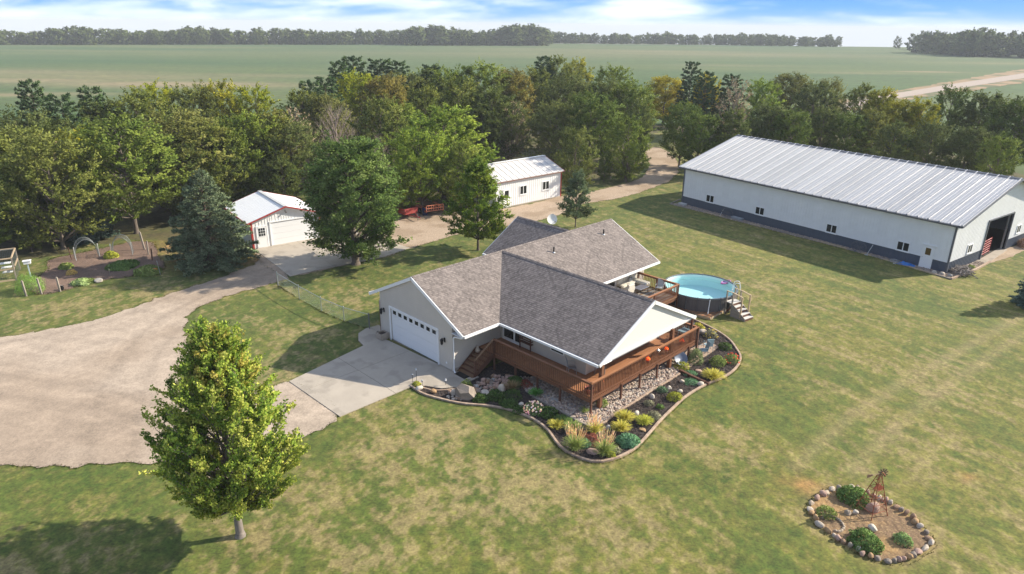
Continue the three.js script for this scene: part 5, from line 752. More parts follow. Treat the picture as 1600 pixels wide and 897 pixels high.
for (const [l, x, y, w, h, m] of [['big angular grey boulder beside the front walkway', 727, 620, 1.15, .8, 4], ['smooth white stone near the left tip of the bed', 655.5, 609, .5, .34, 5], ['orange-tan stone in the left tip of the bed', 677, 614, .42, .36, 6], ['pale standing rock leaning in the shaded bed', 784, 617, .62, .95, 1], ['flat white-grey stone lying like a tray in the rubble', 757, 614, .7, .16, 5], ['white stone touching the white-flowered mound', 815, 636, .42, .4, 5], ['small white stone behind the white-flowered mound', 833, 630, .25, .2, 5], ['round white-grey stone between shaded plants left of the deck', 864, 647, .42, .38, 5], ['round grey-white stone below the gravel bed point', 949, 671, .36, .36, 7], ['white stone between the daylily clumps', 994, 648, .44, .34, 5], ['orange flat stone near the front edging', 1004, 673, .45, .16, 6], ['white block of stone in the mulch below the deck', 1019, 622, .4, .34, 5], ['white stone behind the yellow-green mound', 1046, 608, .36, .28, 5], ['pale stone by the yellow-green mound near the edging', 1062, 613, .34, .28, 5], ['white stone above the flat mat plant', 1065, 598, .34, .3, 1], ['white stone at the end of the dark timber border', 1094, 602, .44, .36, 5], ['pinkish stone at the front of the tall grasses', 925, 708, .7, .26, 3], ['flat grey stone on the gravel under the deck', 981, 616, .6, .14, 1], ['pale rock at the far end of the bed by the deck rail', 1098, 522, .75, .5, 1], ['grey flat stone in the middle of the shaded gravel', 866, 626, .7, .14, 7], ['pinkish stone in the mulch above the olive clump', 1092, 581, .5, .18, 3], ['small pale stone left of the big grey boulder', 709, 617, .4, .5, 1]]) boulder(l, x, y, w, h, m, 'boulder');
bush('perennial', 'dark bushy plant just below the deck rail, behind the rubble', 'plant', 806, 600, .6, .5, darkG, { leaf: .12 }); bush('perennial', 'dark ferny plant right of the leaning pale rock', 'plant', 800, 622, .6, .55, darkG, { leaf: .1, aspect: .3 }); tuft('ornamental_grass', 'dry brown grass clump in the shade behind the leaning rock', 'ornamental grass', 800, 610, .5, .7, pal([[.08, .06, .03], [.12, .09, .05], [.16, .12, .06], [.2, .15, .08]]), { n: 220 }); bush('perennial', 'dark low plant on the edging left of the white-flowered mound', 'plant', 812, 643, .45, .3, darkG, { leaf: .1 }); tuft('daylily', 'dark green arching clump right of the round stone in the left bed', 'daylily', 880, 661, .45, .45, darkG, { n: 240, w: .035 }); bush('perennial', 'purple-brown plant under the deck rail in the shaded gravel', 'plant', 822, 604, .4, .4, redL, { leaf: .1 }); bush('sedum', 'small grey-green plant touching the edging right of the front grasses', 'plant', 962, 706, .3, .22, dull, { leaf: .08 }); bush('perennial', 'pale leafy plant in front of the right tall grass', 'plant', 955, 714, .26, .28, lime, { leaf: .1 });
{ // rubble by the steps
  const c = G(770, 600), t = thing('rock_pile', 'spill of pink and grey rubble between the deck steps and the boulder', 'rocks', [c.x, 0, c.z]), R = rng(77), poly = GP([[735, 612], [748, 598], [765, 590], [800, 588], [812, 596], [800, 608], [790, 612], [770, 612], [750, 616]]), B = bounds(poly, 0);
  for (let i = 0, n = 0; i < 1500 && n < 130; i++) { const x = B[0] + R() * B[2], z = B[1] + R() * B[3]; if (!inside(poly, x, z)) continue; n++; const w = .15 + .2 * R() * R() + .08 * R(); stone(t, x - c.x, z - c.z, w, w * (.55 + .5 * R()), w * .85, [3, 3, 3, 4, 2, 2, 7][Math.floor(R() * 7)], 'rock', .02); }
  const u = thing('rock_pile', 'scatter of small pink stones left of the big grey boulder', 'rocks', [G(712, 615).x, 0, G(712, 615).z]), o = G(712, 615); for (let i = 0; i < 34; i++) { const p = G(700 + R() * 22, 610 + R() * 16), w = .1 + .16 * R(); stone(u, p.x - o.x, p.z - o.z, w, w * .7, w, [3, 1, 5, 2][Math.floor(R() * 4)], 'rock'); }
}
{ // river stones under the deck and wood chips in the mulch: too many to count
  const R = rng(501), scatter = (name, poly, n, geo, m, size, cols, label, cat, skip) => { const B = bounds(poly, 0), M = new THREE.Matrix4(), q = new THREE.Quaternion(), l = []; for (let i = 0; i < n * 3 && l.length < n; i++) { const x = B[0] + R() * B[2], z = B[1] + R() * B[3]; if (inside(poly, x, z) && !(skip && inside(skip, x, z))) l.push([x, z]); } const im = new THREE.InstancedMesh(geo, m, l.length); im.name = name; l.forEach(([x, z], i) => { const s = size * (.5 + R()); q.setFromEuler(new THREE.Euler(R() * .5, R() * 6.28, R() * .5)); im.setMatrixAt(i, M.compose(V(x, .03 + s * .12, z), q, V(s, s * .6, s * .8))); const c = cols[Math.floor(R() * cols.length)], f = .75 + .5 * R(); im.setColorAt(i, lin(c[0] * f, c[1] * f, c[2] * f)); }); scene.add(tag(shade(im), label, cat, undefined, 'stuff')); };
  const pebble = new THREE.IcosahedronGeometry(.5, 1);
  scatter('river_gravel', rockBed, 5200, pebble, mat({ c: [1, 1, 1], roughness: .85 }), .13, [[.42, .33, .25], [.34, .26, .21], [.5, .42, .34], [.28, .2, .16], [.24, .22, .21], [.45, .34, .28]], 'tan river stones spread under the deck', 'gravel');
  scatter('bark_mulch', bed, 16000, new THREE.BoxGeometry(1, .25, .4), mat({ c: [1, 1, 1], roughness: 1 }), .085, [[.05, .036, .03], [.035, .027, .025], [.075, .052, .042], [.1, .072, .058]], 'dark bark mulch covering the planting bed', 'mulch', rockBed);
}
// ------------------------------------------------------------------ edging, timber border
function edging(name, label, line, w, h, seg, m, y = 0) { const c = line[Math.floor(line.length / 2)], t = thing(name, label, 'edging', [c[0], y, c[1]]); const R = rng(line.length); for (let i = 0; i + seg < line.length; i += seg) { const a = line[i], b = line[Math.min(line.length - 1, i + seg)], L = Math.hypot(b[0] - a[0], b[1] - a[1]); const g = rbx(L + .015, h * (1 + .08 * R()), w, .02, 0, h / 2 - .02, 0); part('edging_block', g, Array.isArray(m) ? m[Math.floor(R() * m.length)] : m, t, [(a[0] + b[0]) / 2 - c[0], 0, (a[1] + b[1]) / 2 - c[1]], -Math.atan2(b[1] - a[1], b[0] - a[0])); } return t; }
const edgeMats = [[.46, .33, .24], [.42, .3, .22], [.5, .37, .27]].map((c) => mat({ c, map: stoneTex, roughness: .9 }));
edging('bed_edging', 'tan concrete edging curving round the planting bed in front of the deck', smoothLine(GP(bedOuter), .5, false), .13, .13, 1, edgeMats);
edging('bed_edging', 'straight stone edging between the river stones and the mulch on the right', smoothLine(GP([[919, 667], [940, 664], [962, 647], [990, 630], [1021, 610], [1035, 602], [1062, 585]]), .5, false), .12, .12, 1, edgeMats);
edging('bed_edging', 'dark timber edging between shaded stones and mulch on the left of the deck', smoothLine(GP([[832, 621], [858, 635], [884, 649], [905, 661], [919, 667]]), .6, false), .14, .14, 1, greyWood);
edging('bed_edging', 'thin edging curving round the sunny corner of the walkway', smoothLine(GP([[652, 602], [664, 608], [680, 611], [700, 610], [716, 607]]), .4, false), .1, .1, 1, edgeMats);
edging('timber_border', 'dark timber border lying across the right part of the bed', GP([[1062, 581], [1080, 590], [1107, 602]]), .18, .2, 1, darkWood);
edging('shed_edging', 'pale timber edging along the front of the gravel strip at the machine shed', smoothLine(GP([[1047, 319], [1200, 357], [1340, 394], [1486, 437]]), 1.2, false), .14, .13, 1, [greyWood, paleWood]);
edging('shed_edging', 'pale pinkish edging at the near gable end of the machine shed', smoothLine(GP([[1486, 437], [1520, 424], [1547, 410]]), .8, false), .16, .18, 1, edgeMats);
edging('house_edging', 'low timber edging at the left end of the shed gravel strip', smoothLine(GP([[1047, 319], [1063, 312]]), .8, false), .14, .13, 1, greyWood);
structure('gravel_strip', sheetGeo(GP([[1047, 319], [1340, 394], [1486, 437], [1547, 410], [1528, 400], [1478, 424], [1066, 316]]), .016), mat({ map: rockTex, roughness: 1 }));
structure('shed_apron', boxUV(new THREE.ExtrudeGeometry(new THREE.Shape(GP([[1527, 408], [1562, 388], [1574, 391], [1542, 413]]).map(([x, z]) => new THREE.Vector2(x, -z))), { depth: .1, bevelEnabled: false }).rotateX(-Math.PI / 2).translate(0, -.03, 0)), concrete);
{ const R = rng(31), l = []; const P = GP([[1047, 319], [1340, 394], [1486, 437], [1547, 410], [1528, 404], [1478, 426], [1066, 318]]), B = bounds(P, 0), im = []; for (let i = 0; i < 60000 && l.length < 2600; i++) { const x = B[0] + R() * B[2], z = B[1] + R() * B[3]; if (inside(P, x, z)) l.push([x, z]); } const m = new THREE.InstancedMesh(new THREE.IcosahedronGeometry(.5, 1), mat({ c: [1, 1, 1], roughness: .9 }), l.length), M = new THREE.Matrix4(), q = new THREE.Quaternion(); m.name = 'river_gravel_001'; l.forEach(([x, z], i) => { const s = .1 + .14 * R(); q.setFromEuler(new THREE.Euler(0, R() * 6, 0)); m.setMatrixAt(i, M.compose(V(x, .03, z), q, V(s, s * .5, s * .8))); const f = .6 + .6 * R(); m.setColorAt(i, lin(.34 * f, .27 * f, .22 * f)); }); scene.add(tag(shade(m), 'tan stones in the strip along the machine shed', 'gravel', undefined, 'stuff')); }
patio.length && slabs('patio', patio, -44.7 * Math.PI / 180, (() => { const a = -44.7 * Math.PI / 180, q = patio.map(([x, z]) => x * Math.cos(a) + z * Math.sin(a)), lo = Math.min(...q), hi = Math.max(...q), o = []; for (let x = lo + .6; x < hi; x += .6) o.push(x); return o; })(), (() => { const a = -44.7 * Math.PI / 180, q = patio.map(([x, z]) => -x * Math.sin(a) + z * Math.cos(a)), lo = Math.min(...q), hi = Math.max(...q), o = []; for (let x = lo + .6; x < hi; x += .6) o.push(x); return o; })(), .07, .08).children.forEach((c, i) => { c.name = 'paver'; c.material = edgeMats[i % 3]; });
// ------------------------------------------------------------------ round pool
{
  const c = V(14.55, 0, -49.62), r = 2.75, H = 1.22, t = thing('above_ground_pool', 'round above-ground pool with grey-brown wall and light blue water', 'pool', [c.x, 0, c.z]);
  const wallTex = tex(512, 256, (u, v) => { const w = Math.sin(u * 520) * .5 + .5, k = Math.sin(v * 90) * .5 + .5, b = fbm(u * 30, v * 4, 721, 3, 0), f = .6 + .35 * w * k + .4 * b; return [.13 * f, .115 * f, .11 * f]; });
  const N = 40, sec = 20; for (let i = 0; i < sec; i++) part('wall_panel', new THREE.CylinderGeometry(r, r - .02, H - .1, 6, 1, true, i / sec * 6.2832 + .01, 6.2832 / sec - .02).translate(0, H / 2 - .02, 0), mat({ map: wallTex, roughness: .7, side: THREE.DoubleSide }), t);
  const liner = mat({ c: [.64, .81, .79], roughness: .5, side: THREE.DoubleSide });
  part('liner', [new THREE.CylinderGeometry(r - .06, r - .06, H - .1, 64, 1, true).translate(0, H / 2 + .02, 0), new THREE.CircleGeometry(r - .06, 64).rotateX(-Math.PI / 2).translate(0, .26, 0)], liner, t);
  const waterM = new THREE.MeshPhysicalMaterial({ color: lin(.78, .93, .94), roughness: .03, transmission: 1, thickness: 0, ior: 1.33, bumpMap: tex(256, 256, (u, v) => fbm(u * 7, v * 7, 731, 3, 7), false, 1 / 3), bumpScale: .012 });
  const wg = new THREE.CircleGeometry(r - .07, 64).rotateX(-Math.PI / 2).translate(0, 1.0, 0); part('water', boxUV(wg), waterM, t);
  part('top_rail', new THREE.TorusGeometry(r - .01, .06, 8, 72).rotateX(Math.PI / 2).scale(1, .8, 1).translate(0, H, 0), mat({ c: [.1, .11, .13], roughness: .5 }), t);
  for (let i = 0; i < sec; i++) { const a = i / sec * 6.2832 + .0; part('upright', tube([Math.sin(a) * (r + .03), .02, Math.cos(a) * (r + .03)], [Math.sin(a) * (r + .03), H - .03, Math.cos(a) * (r + .03)], .03, .03, 6), mat({ c: [.1, .1, .11], roughness: .5 }), t); part('joint', new THREE.SphereGeometry(.075, 8, 6).translate(Math.sin(a) * (r - .01), H, Math.cos(a) * (r - .01)), mat({ c: [.13, .14, .16], roughness: .5 }), t); }
  part('filter_pipe', tube([-.15, .0, r + .35], [.0, H - .05, r + .05], .035), white, t);
  const f = G(1134, 441.5, 1.05), fl = thing('pool_float', 'pink and purple inflatable float at the far side of the pool', 'pool float', [f.x, 1.09, f.z], .7); part('tube', new THREE.TorusGeometry(.36, .06, 8, 28).rotateX(Math.PI / 2).scale(1.5, 1, .6), mat({ c: [.36, .12, .28], roughness: .35 }), fl); part('mesh_seat', new THREE.CylinderGeometry(.34, .34, .03, 20).scale(1.45, 1, .56), mat({ c: [.3, .2, .42], roughness: .6 }), fl);
  const ld = thing('pool_ladder', 'white pool ladder hooked over the rim by the wooden steps', 'ladder', [c.x, 0, c.z]); const la = Math.atan2(G(1147, 452, 1.2).x - c.x, G(1147, 452, 1.2).z - c.z); for (const s of [-.1, .1]) { const q = (rr, y) => [Math.sin(la + s) * rr, y, Math.cos(la + s) * rr]; part('rail', bend([q(r - .35, .3), q(r - .35, 1.2), q(r - .2, 1.75), q(r + .1, 1.75), q(r + .2, 1.2)], .025, 24), white, ld); } for (const y of [.5, .8, 1.1]) part('rung', tube([Math.sin(la - .1) * (r - .35), y, Math.cos(la - .1) * (r - .35)], [Math.sin(la + .1) * (r - .35), y, Math.cos(la + .1) * (r - .35)], .02), white, ld);
  // timber platform under the pool
  const pl = GP([[1046, 480], [1086.5, 494.5], [1109, 500.5], [1140, 483.5], [1120, 460], [1060, 462]]), o = [pl[2][0], pl[2][1]], pf = thing('pool_platform', 'low wooden platform corner showing under the front of the pool', 'platform', [o[0], 0, o[1]]);
  const ax = Math.atan2(pl[3][1] - pl[2][1], pl[3][0] - pl[2][0]), e = [Math.cos(ax), Math.sin(ax)], nrm = [-Math.sin(ax), Math.cos(ax)];
  for (let i = 0; i < 26; i++) { let p = clipHalf(pl, nrm[0], nrm[1], pl[2][0] * nrm[0] + pl[2][1] * nrm[1] - i * .14 - .005); p = clipHalf(p, -nrm[0], -nrm[1], -(pl[2][0] * nrm[0] + pl[2][1] * nrm[1] - (i + 1) * .14 + .005)); if (p.length > 2) part('plank', boxUV(new THREE.ExtrudeGeometry(new THREE.Shape(p.map(([x, z]) => new THREE.Vector2(x - o[0], -(z - o[1])))), { depth: .04, bevelEnabled: false }).rotateX(-Math.PI / 2).translate(0, .16, 0)), i % 2 ? stairWood : deckWood, pf); }
  part('rim_board', [beamBetween([pl[1][0] - o[0], .1, pl[1][1] - o[1]], [0, .1, 0], .04, .17), beamBetween([0, .1, 0], [pl[3][0] - o[0], .1, pl[3][1] - o[1]], .04, .17)], paleWood, pf);
  // steps up to the rim
  const a = G(1146, 464, 1.02), b2 = G(1160, 502, 0), far = G(1178, 499, 0), st = thing('pool_steps', 'wooden steps with pale treads leading up to the pool rim', 'steps', [0, 0, 0]);
  const foot = G(1170, 501, 0), head = V(lerp(c.x, foot.x, .5), 0, lerp(c.z, foot.z, .5)), d = V(foot.x - c.x, 0, foot.z - c.z), dist = d.length(); d.normalize(); const yaw = Math.atan2(-d.z, d.x); st.position.set(c.x + d.x * (r + .05), 0, c.z + d.z * (r + .05)); st.rotation.y = yaw;
  const run = dist - r - .05, pw = .95, land = run - 4 * .3, lt = mat({ map: woodTex([.6, .57, .53], 741), roughness: .85 });
  for (let i = 0; i < 6; i++) part('plank', bx(land / 6 - .012, .04, pw, (i + .5) * land / 6, 1.0, 0), lt, st);
  for (let k = 0; k < 4; k++) for (const s of [0, 1]) part('tread', bx(.14, .04, pw, land + k * .3 + .08 + s * .15, .8 - k * .2, 0), lt, st);
  for (let k = 0; k < 5; k++) part('riser', bx(.025, .17, pw - .06, land + k * .3 - .01, .88 - k * .2, 0), darkWood, st);
  for (const z of [-pw / 2 + .02, pw / 2 - .02]) { part('stringer', prism([[land - .1, .0], [land + 1.2, 0], [land + 1.2, .18], [land + .9, .38], [land + .6, .58], [land + .3, .78], [land, .96], [land - .1, .96]], 0, .04).translate(0, 0, z - .02), greyWood, st); for (const x of [.06, land - .06]) part('post', bx(.09, 1.85, .09, x, .92, z), greyWood, st); part('post', bx(.09, 1.6, .09, land + .75, .95, z), paleWood, st); part('handrail', [beamBetween([.0, 1.84, z], [land, 1.84, z], .1, .04), beamBetween([land, 1.84, z], [land + .75, 1.74, z], .1, .04)], paleWood, st); part('brace', beamBetween([.1, .1, z], [land, .9, z], .035, .12), darkWood, st); }
}
// ------------------------------------------------------------------ deck and patio furniture
const hl = (px, py, h) => { const p = G(px, py, h); return [p.x, h, p.z]; };
function patioChair(label, pos, turn, m, frame, group) { const t = thing('patio_chair', label, 'chair', pos, turn, group); part('seat', rbx(.48, .04, .46, .015, 0, .42, 0), m, t); part('backrest', rbx(.46, .56, .035, .015, 0, 0, 0).rotateX(-.25).translate(0, .72, -.28), m, t); for (const [x, z] of [[-.24, .22], [.24, .22], [-.24, -.22], [.24, -.22]]) part('leg', tube([x, 0, z * 1.1], [x, .42, z], .016), frame, t); for (const x of [-.27, .27]) part('armrest', bend([[x, .4, .24], [x, .64, .2], [x, .65, -.1], [x, .66, -.26]], .018, 12), frame, t); return t; }
const sling = mat({ c: [.23, .24, .26], roughness: .6 }), blueMetal = mat({ c: [.2, .28, .32], roughness: .5 }), cream = mat({ c: [.62, .58, .5], roughness: .95 });
patioChair('grey sling chair on the deck beside the front corner of the house wall', hl(893, 583, DH), HY + .9, sling, galv);
patioChair('blue-grey metal chair on the patio below the deck, nearer one', hl(1098, 556, .07), HY - 2.2, blueMetal, blueMetal); patioChair('pale blue metal chair on the patio, farther one', hl(1106, 548, .07), HY + 2.4, mat({ c: [.4, .52, .55], roughness: .5 }), blueMetal); patioChair('dark blue-grey chair on the deck behind the right railing', hl(1074, 524, DH), HY + 2.6, blueMetal, blueMetal);
function smallTable(label, pos, w, d, h, m, leg, turn = HY) { const t = thing('side_table', label, 'table', pos, turn); part('tabletop', rbx(w, .035, d, .015, 0, h, 0), m, t); for (const x of [-1, 1]) for (const z of [-1, 1]) part('leg', bx(.035, h, .035, x * (w / 2 - .05), h / 2, z * (d / 2 - .05)), leg, t); return t; }
smallTable('small wire-legged table at the corner of the house wall on the deck', hl(937, 585, DH), .5, .5, .5, greyMetal, greyMetal); smallTable('low grey coffee table on the smaller deck in front of the sofa', hl(1001, 457, DH), 1.1, .7, .42, mat({ c: [.14, .14, .17], roughness: .4 }), black); smallTable('blue-topped table on the deck near the right thick post', hl(1068, 531, DH), .75, .6, .68, blueMetal, blueMetal);
{ // L-shaped sofa on the small deck
  const p = hl(982, 449, DH), t = thing('outdoor_sofa', 'cream cushioned outdoor sofa against the house on the small deck', 'sofa', p, HY); part('base', [rbx(2.3, .22, .75, .03, 0, .2, 0), rbx(.75, .22, .9, .03, .8, .2, .75)], mat({ c: [.3, .26, .2], roughness: .9 }), t); for (const x of [-.76, 0, .76]) { part('seat_cushion', rbx(.74, .16, .7, .05, x, .4, .02), cream, t); part('back_cushion', rbx(.72, .46, .18, .07, x, .68, -.3), cream, t); } part('seat_cushion', rbx(.72, .16, .85, .05, .8, .4, .78), cream, t);
  const g = thing('throw_pillow', 'grey pillow leaning on the cream sofa', 'pillow', [p[0] + .1, DH + .62, p[2] - .05], HY); part('cover', rbx(.4, .4, .14, .06), sling, g); part('piping', new THREE.TorusGeometry(.2, .012, 6, 16), black, g);
  const a = hl(1000, 462, DH), ac = thing('patio_armchair', 'pale armchair half hidden by the roof ridge on the small deck', 'armchair', [a[0] - .9, DH, a[2] - .2], HY + 3.1); part('seat', rbx(.7, .3, .7, .06, 0, .3, 0), cream, ac); part('backrest', rbx(.7, .5, .16, .06, 0, .65, -.28), cream, ac); for (const x of [-.36, .36]) part('armrest', rbx(.12, .3, .7, .04, x, .5, 0), cream, ac);
}
patioChair('pale grey chair in the far corner of the small deck', hl(1030, 457, DH), HY - 1.2, mat({ c: [.42, .43, .42], roughness: .6 }), galv);
{ const p = hl(824, 545, DH), t = thing('bench', 'dark wooden bench against the wall beside the front door', 'bench', p, HY + Math.PI / 2); part('seat', [bx(1.0, .05, .45, 0, .44, 0)], darkWood, t); part('backrest', [bx(1.0, .07, .04, 0, .85, -.22), bx(1.0, .07, .04, 0, .68, -.21)], darkWood, t); for (const x of [-.45, .45]) { part('leg', bx(.06, .44, .06, x, .22, .18), darkWood, t); part('leg', bx(.06, .88, .06, x, .44, -.2), darkWood, t); part('armrest', bx(.06, .05, .45, x, .62, 0), darkWood, t); } }
function pot(name, label, pos, r, h, m, col, o = {}) { const t = thing(name, label, o.cat || 'planter', pos); part('pot', new THREE.LatheGeometry([[0, 0], [r * .7, 0], [r, h], [r * 1.08, h], [r * 1.08, h + .03], [r * .92, h + .03], [r * .88, h - .04], [0, h - .04]].map((p) => new THREE.Vector2(...p)), 18), m, t); if (col) { const L = new Leaves(), R = rng(Math.round(pos[0] * 100)); for (let i = 0; i < (o.n ?? 160); i++) { const d = rdir(R); d.y = Math.abs(d.y); L.add(V(d.x * r * 1.1, h + d.y * r * (o.hh ?? 1.2), d.z * r * 1.1), rdir(R), rdir(R).add(d), .08, .06, col(R(), R(), R(), .5, R), d); } part('flowers', L.geo(), leafMat(1, 1, 1, .2), t); } else part('soil', new THREE.CircleGeometry(r * .86, 16).rotateX(-Math.PI / 2).translate(0, h - .03, 0), mat({ c: [.03, .022, .018], roughness: 1 }), t); return t; }
const terra = mat({ c: [.33, .08, .05], roughness: .7 }), flameCol = pal([[.5, .05, .02], [.6, .12, .03], [.65, .25, .06], [.1, .14, .03]]);
{ const c = deck.position, T = 2.05, loc = (u, v, h) => [c.x + u * Math.cos(HY) + v * Math.sin(HY), h, c.z - u * Math.sin(HY) + v * Math.cos(HY)];
  pot('flower_pot', 'wide red-brown bowl on the deck floor at the front corner post', loc(2.6, 16.1, DH + .01), .28, .26, terra, null);
  pot('flower_pot', 'orange flower pot hanging on the railing in the middle of the deck', loc(7.0, 16.8, 1.7), .11, .14, terra, flameCol); pot('flower_pot', 'orange flower pot hanging on the railing right of the middle', loc(8.9, 16.8, 1.75), .09, .12, terra, flameCol); pot('flower_pot', 'small red flower pot on the deck by the thick corner post', loc(3.75, 16.0, DH + .01), .15, .22, terra, flameCol); pot('flower_pot', 'red flower pot by the far thick post on the deck', loc(11.6, 16.2, DH + .01), .14, .2, terra, flameCol);
  const lt = thing('railing_lamp', 'small grey solar lamp clipped on the middle of the deck railing', 'lamp', loc(8.0, 16.82, 2.06)); part('cap', new THREE.ConeGeometry(.12, .1, 8).translate(0, .1, 0), galv, lt); part('bracket', bx(.03, .1, .2, 0, .02, .06), galv, lt);
  const sp = thing('stone_statue', 'small pale figure-shaped ornament on the top deck step by the wall', 'ornament', loc(1.75, 7.85, .92)); part('body', new THREE.LatheGeometry([[0, 0], [.12, 0], [.15, .12], [.1, .26], [.06, .3]].map((p) => new THREE.Vector2(...p)), 12), stoneMats[1], sp); part('head', new THREE.SphereGeometry(.085, 10, 8).translate(0, .36, 0), stoneMats[1], sp);
  const px = thing('planter_box', 'square tan planter at the left corner of the garage door', 'planter', loc(-.38, .6, .06), HY); part('box', [bx(.06, .42, .62, -.28, .21, 0), bx(.06, .42, .62, .28, .21, 0), bx(.5, .42, .06, 0, .21, -.28), bx(.5, .42, .06, 0, .21, .28), bx(.5, .03, .5, 0, .02, 0)], mat({ c: [.4, .33, .26], map: stoneTex, roughness: .9 }), px); part('soil', bx(.5, .05, .5, 0, .32, 0), mat({ c: [.05, .035, .028], roughness: 1 }), px);
  const jug = thing('watering_can', 'dark can standing behind the square planter at the garage corner', 'can', loc(-.3, .02, .06), 1); part('body', new THREE.CylinderGeometry(.12, .14, .26, 12).translate(0, .13, 0), black, jug); part('spout', tube([.12, .1, 0], [.3, .3, 0], .02), black, jug); part('handle', bend([[-.12, .06, 0], [-.24, .2, 0], [-.05, .34, 0]], .012, 12), black, jug);
  const mt = thing('door_mat', 'dark mat on the ground at the foot of the deck steps', 'mat', loc(.12, 8.3, .085), HY); part('mat', rbx(.5, .02, .9, .008), black, mt); part('edge', rbx(.54, .012, .94, .005, 0, -.005, 0), darkRoom, mt);
}
{ // round metal dish leaning below the deck
  const p = G(1061, 570), t = thing('fire_bowl', 'round blue-grey metal bowl propped on edge beside the deck leg', 'bowl', [p.x, .0, p.z], .4); part('bowl', new THREE.LatheGeometry([[0, 0], [.25, .03], [.42, .13], [.47, .16], [.46, .18], [.4, .15], [.24, .06], [0, .035]].map((q) => new THREE.Vector2(...q)), 24).rotateX(.9).translate(0, .42, 0), mat({ c: [.16, .18, .23], roughness: .45, metalness: .4 }), t); part('stand', [tube([-.25, 0, .1], [-.2, .35, 0], .02), tube([.25, 0, .1], [.2, .35, 0], .02), tube([0, 0, -.3], [0, .4, -.1], .02)], greyMetal, t);
}
{ // satellite dish
  const p = G(862, 342, 3.05), t = thing('satellite_dish', 'white round satellite dish on a pole behind the house roof', 'satellite dish', [p.x, 0, p.z], .25); const pr = []; for (let i = 0; i <= 8; i++) pr.push(new THREE.Vector2(i / 8 * .48, (i / 8) ** 2 * .09)); part('dish', toCreasedNormals(new THREE.LatheGeometry(pr, 28).rotateX(Math.PI / 2 - .35), 1).translate(0, 3.05, .1), mat({ c: [.74, .74, .72], roughness: .5, side: THREE.DoubleSide }), t); part('pole', tube([0, 0, -.05], [0, 3.05, -.02], .045), greyMetal, t); part('arm', [tube([0, 2.6, .15], [.1, 2.95, .75], .018), bx(.1, .08, .14, .1, 2.97, .75)], greyMetal, t);
}
// path lights at the walkway corner
for (const [l, x, y, h] of [['thin garden stake with a glass ball at the sunny walkway corner', 651, 597, .8], ['short dark garden light at the left tip of the bed', 645, 600, .55], ['white-topped path light at the edge of the walkway', 696.5, 603, .35], ['slim path light beside the garden stake', 660, 606, .4]]) { const p = G(x, y), t = thing('path_light', l, 'path light', [p.x, .05, p.z]); part('stake', tube([0, 0, 0], [0, h, 0], .014), black, t); part('lamp_head', new THREE.CylinderGeometry(.035, .05, .1, 8).translate(0, h, 0), h > .7 || h < .4 ? white : greyMetal, t); part('cap', new THREE.ConeGeometry(.07, .05, 8).translate(0, h + .07, 0), galv, t); }
// ------------------------------------------------------------------ chain-link fence
{
  const P = [[434.6, 447], [468, 468], [502.7, 487.5], [538, 503], [577.5, 514.5], [592, 509]].map(([x, y]) => G(x, y)), t = thing('chain_link_fence', 'low galvanised chain-link fence between the side lawn and the garage', 'fence', [P[0].x, 0, P[0].z]), o = P[0], H = 1.12, wires = [];
  P.forEach((p, i) => { if (i < 5) part('post', [tube([p.x - o.x, 0, p.z - o.z], [p.x - o.x, H + .06, p.z - o.z], i === 0 || i === 4 ? .045 : .03), new THREE.SphereGeometry(i === 0 || i === 4 ? .055 : .04, 8, 6).translate(p.x - o.x, H + .07, p.z - o.z)], i === 4 ? greyMetal : galv, t); });
  for (let i = 0; i < 5; i++) {
    const a = P[i], b = P[i + 1], A = V(a.x - o.x, 0, a.z - o.z), B = V(b.x - o.x, 0, b.z - o.z), L = A.distanceTo(B), e = B.clone().sub(A).normalize(), at = (s, y) => A.clone().addScaledVector(e, s).add(V(0, y, 0)).toArray();
    if (i < 4) part('top_rail', tube(at(0, H), at(L, H), .022), galv, t);
    const st = .11; for (let s = -H; s < L; s += st) for (const k of [1, -1]) { let s0 = s, y0 = .04, s1 = s + H, y1 = H; if (s0 < 0) { y0 += -s0; s0 = 0; } if (s1 > L) { y1 -= s1 - L; s1 = L; } if (y1 - y0 < .05) continue; wires.push(k > 0 ? tube(at(s0, y0), at(s1, y1), .0019, .0019, 3) : tube(at(L - s0, y0), at(L - s1, y1), .0019, .0019, 3)); }
  }
  const m = part('wire_mesh', wires, mat({ c: [.3, .36, .36], roughness: .5, metalness: .4 }), t); m.userData.kind = 'stuff';
}
